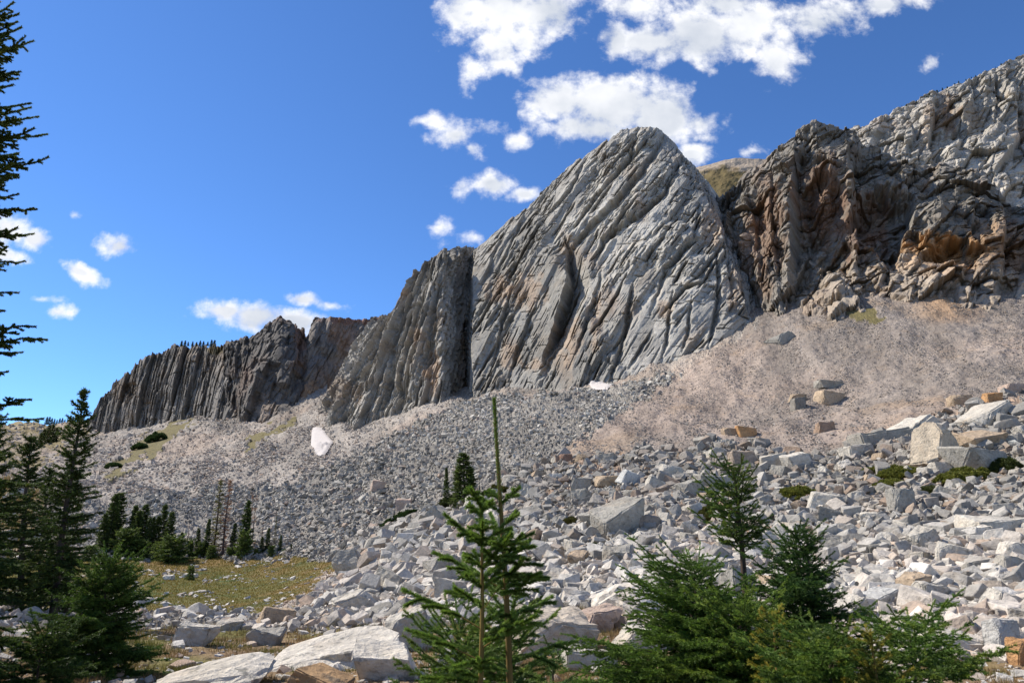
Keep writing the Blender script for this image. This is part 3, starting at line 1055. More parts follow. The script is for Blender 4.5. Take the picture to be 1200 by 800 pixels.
def crag_col(a, b, px, py, u, v, d, ids):
    C = rockcol(d, px, py, (.20, .185, .165), (.20, .15, .115), 95, .42, ids[0])
    top = sm(60, 0, py - np.interp(px, [840, 900, 955, 1000, 1040, 1100, 1150, 1200], [225, 180, 143, 145, 170, 185, 200, 235]))[..., None]
    C = C * (1 - top * .35) + np.array([.26, .25, .235]) * top * .35
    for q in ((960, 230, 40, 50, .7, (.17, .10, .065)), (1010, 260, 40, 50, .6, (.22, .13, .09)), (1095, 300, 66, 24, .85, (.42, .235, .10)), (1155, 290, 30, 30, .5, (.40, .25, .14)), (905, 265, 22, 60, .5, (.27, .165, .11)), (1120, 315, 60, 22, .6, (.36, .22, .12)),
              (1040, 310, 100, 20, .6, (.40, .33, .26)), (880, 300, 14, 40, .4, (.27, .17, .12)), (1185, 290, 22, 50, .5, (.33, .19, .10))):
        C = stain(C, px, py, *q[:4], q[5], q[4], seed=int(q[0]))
    ap = (sm(300, 338, py) * sm(915, 950, px))[..., None] * .6
    C = C * (1 - ap) + np.array([.40, .33, .265]) * ap
    C = C * (.85 + .3 * ids[1])[..., None]
    return C


crag_base = [(820, 872, 380, 255), (845, 880, 372, 222), (862, 890, 352, 206), (885, 905, 348, 200), (920, 925, 347, 195), (960, 960, 345, 190), (990, 990, 340, 187), (1020, 1020, 360, 182), (1060, 1060, 356, 180), (1100, 1100, 350, 178),
             (1140, 1140, 346, 178), (1165, 1165, 356, 172), (1200, 1200, 364, 168), (1300, 1300, 372, 156), (1420, 1420, 380, 146)]
crag_top = [(820, 832, 245, 290), (845, 842, 229, 268), (862, 853, 218, 262), (885, 874, 198, 256), (903, 894, 187, 250), (920, 908, 173, 246), (935, 930, 158, 242), (950, 946, 147, 240), (960, 958, 142, 238), (975, 972, 140, 237), (990, 985, 144, 236), (1003, 1000, 145, 235), (1013, 1007, 150, 235), (1018, 1011, 164, 237),
            (1035, 1030, 169, 238), (1045, 1042, 171, 236), (1060, 1058, 184, 234), (1080, 1078, 188, 231), (1100, 1098, 186, 229), (1120, 1120, 194, 226), (1150, 1148, 200, 222), (1165, 1165, 212, 221), (1180, 1180, 226, 219), (1200, 1198, 234, 217), (1300, 1300, 262, 208), (1420, 1420, 290, 200)]
build_cliff('cliff', crag_base, crag_top, 640, 430, crag_disp, crag_col, 'rust brown overhanging crag with deep shaded hollows on the right', bulge=5, keep_top=.7, below=.3, jag=2.2)


# ---- pale blocky upper cliff, top right
def up_disp(a, b, px, py, u, v):
    d1, i1 = slabs(a, b, 22, 36, 70, 111, tilt=.3, skew=.12)
    d2, i2 = slabs(a, b, 9, 13, 74, 112, tilt=.35, skew=.12)
    d3, i3 = slabs(a, b, 4, 5.0, 12, 113, tilt=.4, skew=.12)
    d4, i4 = slabs(a, b, 1.8, 2.2, 12, 114, tilt=.5, wall=4, endw=4)
    d = 5 * d1 + 3.4 * d2 + 1.2 * d3 + .6 * d4 + 3 * facets(a, b, 10, 16, 66, 118, tilt=.9, step=1.3, bias=.3)[0] + 3 * joints(a, b, 11, 22, 72, 116, .1, .5) + 1.6 * joints(a, b, 6, 12, 18, 117, .1, .5)
    px, py = j(px, py, 8, 5, 9)
    d = d + groove(px, py, [(1096, 112), (1094, 150), (1092, 180)], 40, 13)
    d = d + groove(px, py, [(1075, 140), (1068, 165), (1062, 185)], 14, 5)
    d = d + groove(px, py, [(1190, 100), (1192, 150), (1188, 190)], 30, 8)
    d = d + groove(px, py, [(1140, 88), (1142, 110), (1146, 128)], 14, 6)
    d = d + groove(px, py, [(1165, 85), (1168, 110), (1165, 140)], 12, 5)
    return d, (i2, i3)


def up_col(a, b, px, py, u, v, d, ids):
    C = rockcol(d, px, py, (.36, .34, .31), (.36, .30, .245), 115, .35, ids[0])
    C = stain(C, px, py, 1110, 130, 18, 30, (.25, .18, .13), .8, 3)
    C = stain(C, px, py, 1030, 148, 30, 14, (.50, .42, .35), .5, 4)
    low = (sm(20, -6, np.interp(px, [1000, 1060, 1100, 1140, 1200], [150, 175, 195, 190, 185]) - py + 12) * .5)[..., None]
    C = C * (1 - low) + np.array([.52, .48, .43]) * low
    return C * (.88 + .24 * ids[1])[..., None]


up_base = [(960, 960, 300, 282), (1000, 1000, 300, 278), (1100, 1100, 300, 272), (1200, 1200, 290, 265), (1300, 1300, 285, 255), (1420, 1420, 285, 245)]
up_top = [(960, 962, 175, 350), (985, 985, 160, 345), (1007, 1007, 148, 340), (1040, 1040, 130, 340), (1060, 1060, 121, 341), (1090, 1090, 107, 342), (1120, 1120, 96, 343), (1150, 1150, 83, 345), (1175, 1175, 73, 345), (1200, 1200, 62, 346), (1300, 1300, 20, 350), (1420, 1420, -30, 355)]
build_cliff('cliff', up_base, up_top, 460, 360, up_disp, up_col, 'pale blocky cliff rising to the top right behind the brown crag', bulge=3, keep_top=.8)


# ---- grassy hill between face and crag
def hill_disp(a, b, px, py, u, v):
    return 1.2 * fbm(a / 9, b / 9, 120, 5), None


def hill_col(a, b, px, py, u, v, d, ids):
    k = sm(6, -3, py - np.interp(px, [800, 822, 850, 900], [210, 200, 194, 202]) + 5 * fbm(px / 12, py / 6, 124, 3))[..., None]
    g = np.array([.155, .12, .055]) * (1 + .3 * fbm(px / 10, py / 10, 122, 4))[..., None]
    return g * (1 - k) + np.array([.45, .37, .29]) * k


build_cliff('hill', [(790, 790, 330, 320), (930, 930, 330, 320)], [(790, 790, 206, 430), (812, 812, 197, 430), (830, 830, 193, 430), (850, 850, 187, 430), (870, 868, 185, 432), (905, 900, 187, 434), (930, 930, 190, 436)], 130, 130, hill_disp, hill_col,
            'brown grassy hill showing in the notch beside the summit', bulge=0, back_drop=20, jag=.3)

# ------------------------------------------------------------------ loose rock shapes
rng = np.random.default_rng(7)


def hull_rock(npts, seed, box=(1, .8, .6), power=.6):
    r = np.random.default_rng(seed)
    bm = bmesh.new()
    p = r.uniform(-1, 1, (npts, 3))
    p /= (np.abs(p) ** 4).sum(1, keepdims=True) ** .25
    p *= r.uniform(.7, 1.0, (npts, 1))
    if npts < 20:       # broken blocks: jittered box corners, some knocked off
        cor = np.array([(x, y, z) for x in (-1, 1) for y in (-1, 1) for z in (-1, 1)], float)
        cor *= 1 + r.uniform(-.32, .06, (8, 3))
        cor[:, 0] += cor[:, 2] * r.uniform(-.25, .25)
        cut = r.integers(0, 8, 2)
        ex_ = []
        for c_ in cut:
            for ax_ in range(3):
                e_ = cor[c_].copy()
                e_[ax_] *= r.uniform(.0, .55)
                ex_.append(e_)
        keepc = np.ones(8, bool)
        keepc[cut] = False
        p = np.concatenate([cor[keepc], ex_, p[:max(0, npts - 12)] * .95])
    for q in p * np.array(box) * .5:
        bm.verts.new(q)
    g = bmesh.ops.convex_hull(bm, input=bm.verts)
    for v in [v for v in bm.verts if not v.link_faces]:
        bm.verts.remove(v)
    return bm


def bm_arrays(bm):
    bmesh.ops.triangulate(bm, faces=bm.faces)
    bm.verts.index_update()
    bmesh.ops.recalc_face_normals(bm, faces=bm.faces)
    V = np.array([v.co[:] for v in bm.verts])
    Fc = np.array([[v.index for v in f.verts] for f in bm.faces])
    return V, Fc


SMALL = []
for i in range(14):
    bm = hull_rock(9, 100 + i, (1.1, rng.uniform(.5, .9), rng.uniform(.3, .65)))
    SMALL.append(bm_arrays(bm))
    bm.free()
MED = []
for i in range(10):
    bm = hull_rock(16, 200 + i, (1, rng.uniform(.6, .95), rng.uniform(.4, .75)))
    bmesh.ops.bevel(bm, geom=list(bm.edges), offset=.02, segments=1, affect='EDGES', clamp_overlap=True)
    SMALL_ = bm_arrays(bm)
    MED.append(SMALL_)
    bm.free()


def detailed_rock(seed, box, npts=13, cuts=5, rough=.035, edge=.03):
    bm = hull_rock(npts, seed, box)
    bmesh.ops.dissolve_limit(bm, angle_limit=R(16), verts=list(bm.verts), edges=list(bm.edges))
    bmesh.ops.bevel(bm, geom=list(bm.edges), offset=edge, segments=2, affect='EDGES', clamp_overlap=True)
    bmesh.ops.triangulate(bm, faces=bm.faces)
    for _ in range(3):
        es = [e for e in bm.edges if e.calc_length() > .11]
        if not es:
            break
        bmesh.ops.subdivide_edges(bm, edges=es, cuts=1)
        bmesh.ops.triangulate(bm, faces=bm.faces)
    V, Fc = bm_arrays(bm)
    nn = np.zeros_like(V)
    fn = np.cross(V[Fc[:, 1]] - V[Fc[:, 0]], V[Fc[:, 2]] - V[Fc[:, 0]])
    for k in range(3):
        np.add.at(nn, Fc[:, k], fn)
    nn /= np.linalg.norm(nn, axis=1, keepdims=True) + 1e-9
    q = V * 3.1 + seed
    d = fbm(q[:, 0] + q[:, 2] * .7, q[:, 1] - q[:, 2] * .6, seed, 4)
    st, _ = facets(V[:, 0] + V[:, 2] * .5, V[:, 1] + V[:, 2] * .8, .3, .45, 30, seed, tilt=.6, step=.9, crack=.3)
    V = V + nn * (rough * d + rough * .9 * st)[:, None]
    bm.free()
    me = mesh_from('boulder', V, [Fc], None, M_BOULDER)
    return me


BOULD = [detailed_rock(300 + i, (1, rng.uniform(.65, .95), rng.uniform(.5, .8)), npts=int(rng.integers(10, 16))) for i in range(18)]
SLABS = [detailed_rock(400 + i, (1, rng.uniform(.6, .9), rng.uniform(.22, .36)), npts=int(rng.integers(12, 18)), rough=.02) for i in range(6)]
BLOCKS = [detailed_rock(500 + i, (1, .75, .62), npts=9, rough=.022, edge=.022) for i in range(6)]
ROUND = [detailed_rock(600 + i, (1, .7, .38), npts=30, rough=.02, edge=.05) for i in range(4)]


def rot_mats(n, r, flat=.5):
    yaw = r.uniform(0, 2 * math.pi, n)
    tx = r.normal(0, flat, n)
    ty = r.normal(0, flat, n)
    cz, sz, cxx, sxx, cyy, syy = np.cos(yaw), np.sin(yaw), np.cos(tx), np.sin(tx), np.cos(ty), np.sin(ty)
    Rz = np.zeros((n, 3, 3)); Rx = Rz.copy(); Ry = Rz.copy()
    Rz[:, 0, 0] = cz; Rz[:, 0, 1] = -sz; Rz[:, 1, 0] = sz; Rz[:, 1, 1] = cz; Rz[:, 2, 2] = 1
    Rx[:, 0, 0] = 1; Rx[:, 1, 1] = cxx; Rx[:, 1, 2] = -sxx; Rx[:, 2, 1] = sxx; Rx[:, 2, 2] = cxx
    Ry[:, 1, 1] = 1; Ry[:, 0, 0] = cyy; Ry[:, 0, 2] = syy; Ry[:, 2, 0] = -syy; Ry[:, 2, 2] = cyy
    return Rz @ Rx @ Ry


def join_rocks(name, P, S, Cc, variants, r, flat=.45, sink=.12, **props):
    """one mesh of many loose stones: the countless rubble"""
    n = len(P)
    vi = r.integers(0, len(variants), n)
    Rm = rot_mats(n, r, flat)
    Vs, Fs, Cs, off = [], [], [], 0
    for k, (V, Fc) in enumerate(variants):
        idx = np.flatnonzero(vi == k)
        if len(idx) == 0:
            continue
        sc = S[idx][:, None] * r.uniform(.75, 1.25, (len(idx), 3))
        W_ = V[None] * sc[:, None, :]
        W_ = np.einsum('nij,nvj->nvi', Rm[idx], W_)
        W_ = W_ + (P[idx] + np.array([0, 0, 1]) * (S[idx] * sink)[:, None])[:, None, :]
        Vs.append(W_.reshape(-1, 3))
        f = Fc[None] + (np.arange(len(idx)) * len(V))[:, None, None] + off
        Fs.append(f.reshape(-1, 3))
        Cs.append(np.repeat(Cc[idx], len(V), 0))
        off += len(idx) * len(V)
    me = mesh_from(name, np.concatenate(Vs), [np.concatenate(Fs)], np.concatenate(Cs), M_RUBBLE)
    return obj(name, me, kind='stuff', **props)


# the low green mats; stones keep clear of them
OL, DG = (.17, .175, .03), (.04, .07, .018)
mats = [
    (1136, 557, 72, 22, OL, 'rounded green mat under the squared block on the right'),
    (1060, 553, 60, 20, OL, 'green mat running left of the white boulder under the crest'),
    (1032, 551, 44, 12, OL, 'thin left end of the green mats under the crest'),
    (1046, 568, 44, 14, OL, 'lower lobe of the green mats under the crest'),
    (1092, 576, 36, 12, (.07, .08, .018), 'small green mat below the white boulders'),
    (1187, 545, 42, 24, (.06, .075, .016), 'green mat cut by the right edge below the crest'),
    (938, 578, 48, 22, OL, 'yellow green mat left of the white striped boulder'),
    (838, 602, 34, 22, (.10, .10, .02), 'yellowish mat left of the small fir'),
    (697, 643, 16, 10, (.06, .08, .016), 'little green tuft mat beside the white cube like block'),
    (668, 612, 18, 12, (.09, .085, .02), 'little olive mat left of the grey slab in the field'),
    (464, 608, 44, 10, DG, 'long dark green mat on the talus left of the saplings'),
    (522, 590, 34, 20, (.05, .06, .014), 'green mat at the foot of the dark fir clump'),
    (178, 513, 22, 12, DG, 'dark scrub patch high on the left scree'),
    (160, 524, 16, 8, DG, 'lower dark scrub patch on the left scree'),
    (130, 546, 18, 7, DG, 'flat dark scrub behind the pointed fir'),
    (575, 578, 40, 16, (.10, .10, .02), 'olive mat in the stones right behind the saplings'),
    (640, 708, 44, 18, DG, 'green mat above the tan fronted boulder'),
    (742, 622, 14, 5, (.07, .085, .016), 'tiny green mat under the big slanting block'),
]

# cell weights = area each ground cell covers as seen from the path
ga, gl = GV, REG
cellP = .25 * (GV[:-1, :-1] + GV[1:, :-1] + GV[:-1, 1:] + GV[1:, 1:])
bx, by, _ = proj(np.stack([GX, GY, ZB], -1))
ex, ey = bx[:-1, 1:] - bx[:-1, :-1], by[:-1, 1:] - by[:-1, :-1]
fx, fy = bx[1:, :-1] - bx[:-1, :-1], by[1:, :-1] - by[:-1, :-1]
area = -(ex * fy - ey * fx)
good = (area > 0) & (np.abs(GA[:-1, :-1]) < .8) & (rr[:-1, :-1] > 7.4) & (rr[:-1, :-1] < lim[:, :-1]) & (bx[:-1, :-1] > -140) & (bx[:-1, :-1] < 1340)
area = np.where(good, area, 0)
for (mx_, my_, mw_, mh_, _c, _l) in mats:
    area = np.where(np.hypot((bx[:-1, :-1] - mx_) / (mw_ * .5), (by[:-1, :-1] - my_) / (mh_ * .5)) < 1, area * .06, area)
cellREG_ = REG[:-1, :-1]
cellR = rr[:-1, :-1]
cGA, cGL = GA[:-1, :-1], GL[:-1, :-1]
cWARM = np.where(cellREG_ == R_GREY, warm[:-1, :-1], 0)
cellREG = REG[:-1, :-1]
cpx, cpy = bx[:-1, :-1], by[:-1, :-1]


def sample(mask, n, r, weight=None):
    w_ = np.where(mask, area, 0)
    if weight is not None:
        w_ = w_ * weight
    w_ = w_.ravel()
    c = np.cumsum(w_)
    idx = np.searchsorted(c, r.uniform(0, c[-1], n))
    # jitter inside the cell
    jj, ii = np.unravel_index(idx, mask.shape)
    fa, fl = r.uniform(0, 1, n)[:, None], r.uniform(0, 1, n)[:, None]
    P = (GV[jj, ii] * (1 - fa) + GV[jj, ii + 1] * fa) * (1 - fl) + (GV[jj + 1, ii] * (1 - fa) + GV[jj + 1, ii + 1] * fa) * fl
    return P, cellR[jj, ii], cpx[jj, ii], cpy[jj, ii]


def plaw(n, lo, hi, k, r):
    u = r.uniform(0, 1, n)
    a, b = lo ** -k, hi ** -k
    return (a - u * (a - b)) ** (-1 / k)


def rock_cols(n, r, base, var=.10, warm=.25, warmc=(.42, .30, .21)):
    c = np.array(base)[None] * (1 + r.normal(0, var, (n, 1)))
    k = (r.uniform(0, 1, n) < warm)[:, None] * r.uniform(.2, .9, (n, 1))
    c = c * (1 - k) + np.array(warmc) * k
    return np.clip(c, .05, .75)


def scatter(name, reg, n, lo, hi, k, base, warm, warmc, variants, seed, label, var=.12, weight=None, mask=None, flat=.45, sink=.12):
    r = np.random.default_rng(seed)
    m = (cellREG == reg) if mask is None else mask
    if reg in (R_GREY, R_RED, R_DARK) and weight is None:
        weight = (1 - .75 * cWARM) * (.12 + sm(-.25, .45, fbm(cGA * 24 + cGL * 3, cGL * 4 - cGA * 3, 161 + reg, 4)))
    P, rg, px, py = sample(m, n, r, weight)
    S = plaw(n, lo, hi, k, r) * rg / F * 1.15
    if reg == R_BOULD:
        S *= (.6 + .4 * sm(300, 440, px)) * (.74 + .45 * sm(560, 690, py))
    if reg in (R_GREY, R_RED):
        S *= .45 + .5 * sm(430, 590, py + 30 * fbm(px / 60, py / 40, 170, 2))
    cc = rock_cols(n, r, base, var, warm, warmc)
    if reg == R_DARK:
        S *= (.72 + .3 * sm(500, 600, py)) * (.72 + .28 * sm(250, 430, px))
        cc *= (1 + .32 * sm(560, 470, py))[:, None]
    if reg == R_BOULD:      # lichen grey near the crest, cleaner and paler near the meadow
        cc *= (.60 + .36 * sm(560, 700, py))[:, None]
        pink = sm(.05, .4, fbm(P[:, 0] * .12, P[:, 1] * .09, 222, 3))[:, None] * .28
        cc = cc * (1 - pink) + cc * np.array([1.08, .93, .84]) * pink
    return join_rocks(name, P, S, cc, variants, r, flat=flat, sink=sink, label=label), P


bould = cellREG == R_BOULD
near_white = sm(560, 700, cpy)
scatter('boulder_rubble', R_BOULD, 42000, 2.8, 11, 1.7, (.48, .46, .425), .13, (.44, .34, .26), SMALL, 11, 'countless pale broken stones of the boulder field', var=.22, flat=.7, sink=.2)
scatter('boulder_rubble', R_BOULD, 6500, 8, 21, 1.8, (.47, .45, .42), .2, (.45, .34, .26), MED, 12, 'countless larger pale stones of the boulder field', var=.18, flat=.6, sink=.2)
scatter('talus_rubble', R_DARK, 27000, 1.9, 8, 2.0, (.31, .295, .27), .10, (.36, .28, .23), SMALL, 13, 'countless dark grey blocks of the lower talus', var=.26, flat=.7, sink=.2)
scatter('scree_rubble', R_GREY, 24000, 1.2, 4.6, 2.3, (.37, .335, .30), .3, (.40, .295, .23), SMALL, 14, 'countless grey stones of the scree under the cliffs', var=.16)
scatter('scree_rubble', R_RED, 26000, 1.2, 4.2, 2.3, (.275, .25, .23), .18, (.31, .24, .19), SMALL, 15, 'countless reddish stones of the scree under the brown crag', var=.16)
scatter('pebbles', R_FORE, 5000, 1.8, 20, 1.5, (.47, .45, .42), .3, (.42, .30, .22), MED, 16, 'countless small stones between the grass tufts', flat=.25, sink=.05)
mclump = sm(-.05, .5, vnoise(cpx / 28, cpy / 9, 141)) * sm(640, 668, cpy) + .05
scatter('meadow_stones', R_MEADOW, 950, 1.5, 6, 1.7, (.50, .48, .45), .15, (.4, .3, .22), SMALL, 17, 'countless pale stones scattered through the yellow meadow', weight=mclump, flat=.2, sink=.05)
scatter('scree_rubble', R_HILL, 1500, 1.2, 3.2, 2.2, (.36, .33, .30), .2, (.4, .3, .22), SMALL, 18, 'countless stones on the hill side at the far left')
print('rubble', time.time() - T0)

# ------------------------------------------------------------------ boulders as things of their own
used = {'boulder': 0}
PALE, GREYB, TAN, ORANGE, WHITE, DARKB, PINK, BLUE = (.50, .47, .42), (.34, .325, .295), (.42, .33, .24), (.44, .26, .13), (.62, .58, .52), (.22, .205, .185), (.46, .36, .30), (.46, .46, .45)


def put_boulder(px, py, w, h, col, meshes, label, k=0, yaw=None, tilt=(0, 0), depth=.8, group=None, sink=.18, name='boulder', P=None, cat='boulder'):
    """w, h in photo pixels -> metres at the distance of the ground there; py = foot"""
    if P is None:
        P = gp(px, py)
    _, _, dd = proj(P)
    me = meshes[k % len(meshes)]
    wm = w * float(dd) / F
    hm = h * float(dd) / F
    bb = np.array([v.co[:] for v in me.vertices]) if me.name not in BBC else None
    if bb is not None:
        BBC[me.name] = (bb.max(0) - bb.min(0))
    e = BBC[me.name]
    o = bpy.data.objects.new(name, me)
    COL.objects.link(o)
    o.scale = (wm / e[0], wm * depth / e[1], hm * 1.18 / e[2])
    o.rotation_euler = (R(tilt[0]), R(tilt[1]), R(yaw if yaw is not None else 0))
    o.location = (P[0], P[1] + wm * depth * .3, P[2] + hm * (.5 - sink) + 0.0)
    o.color = (*col, 1)
    o['label'] = label
    o['category'] = cat
    if group:
        o['group'] = group
    return o


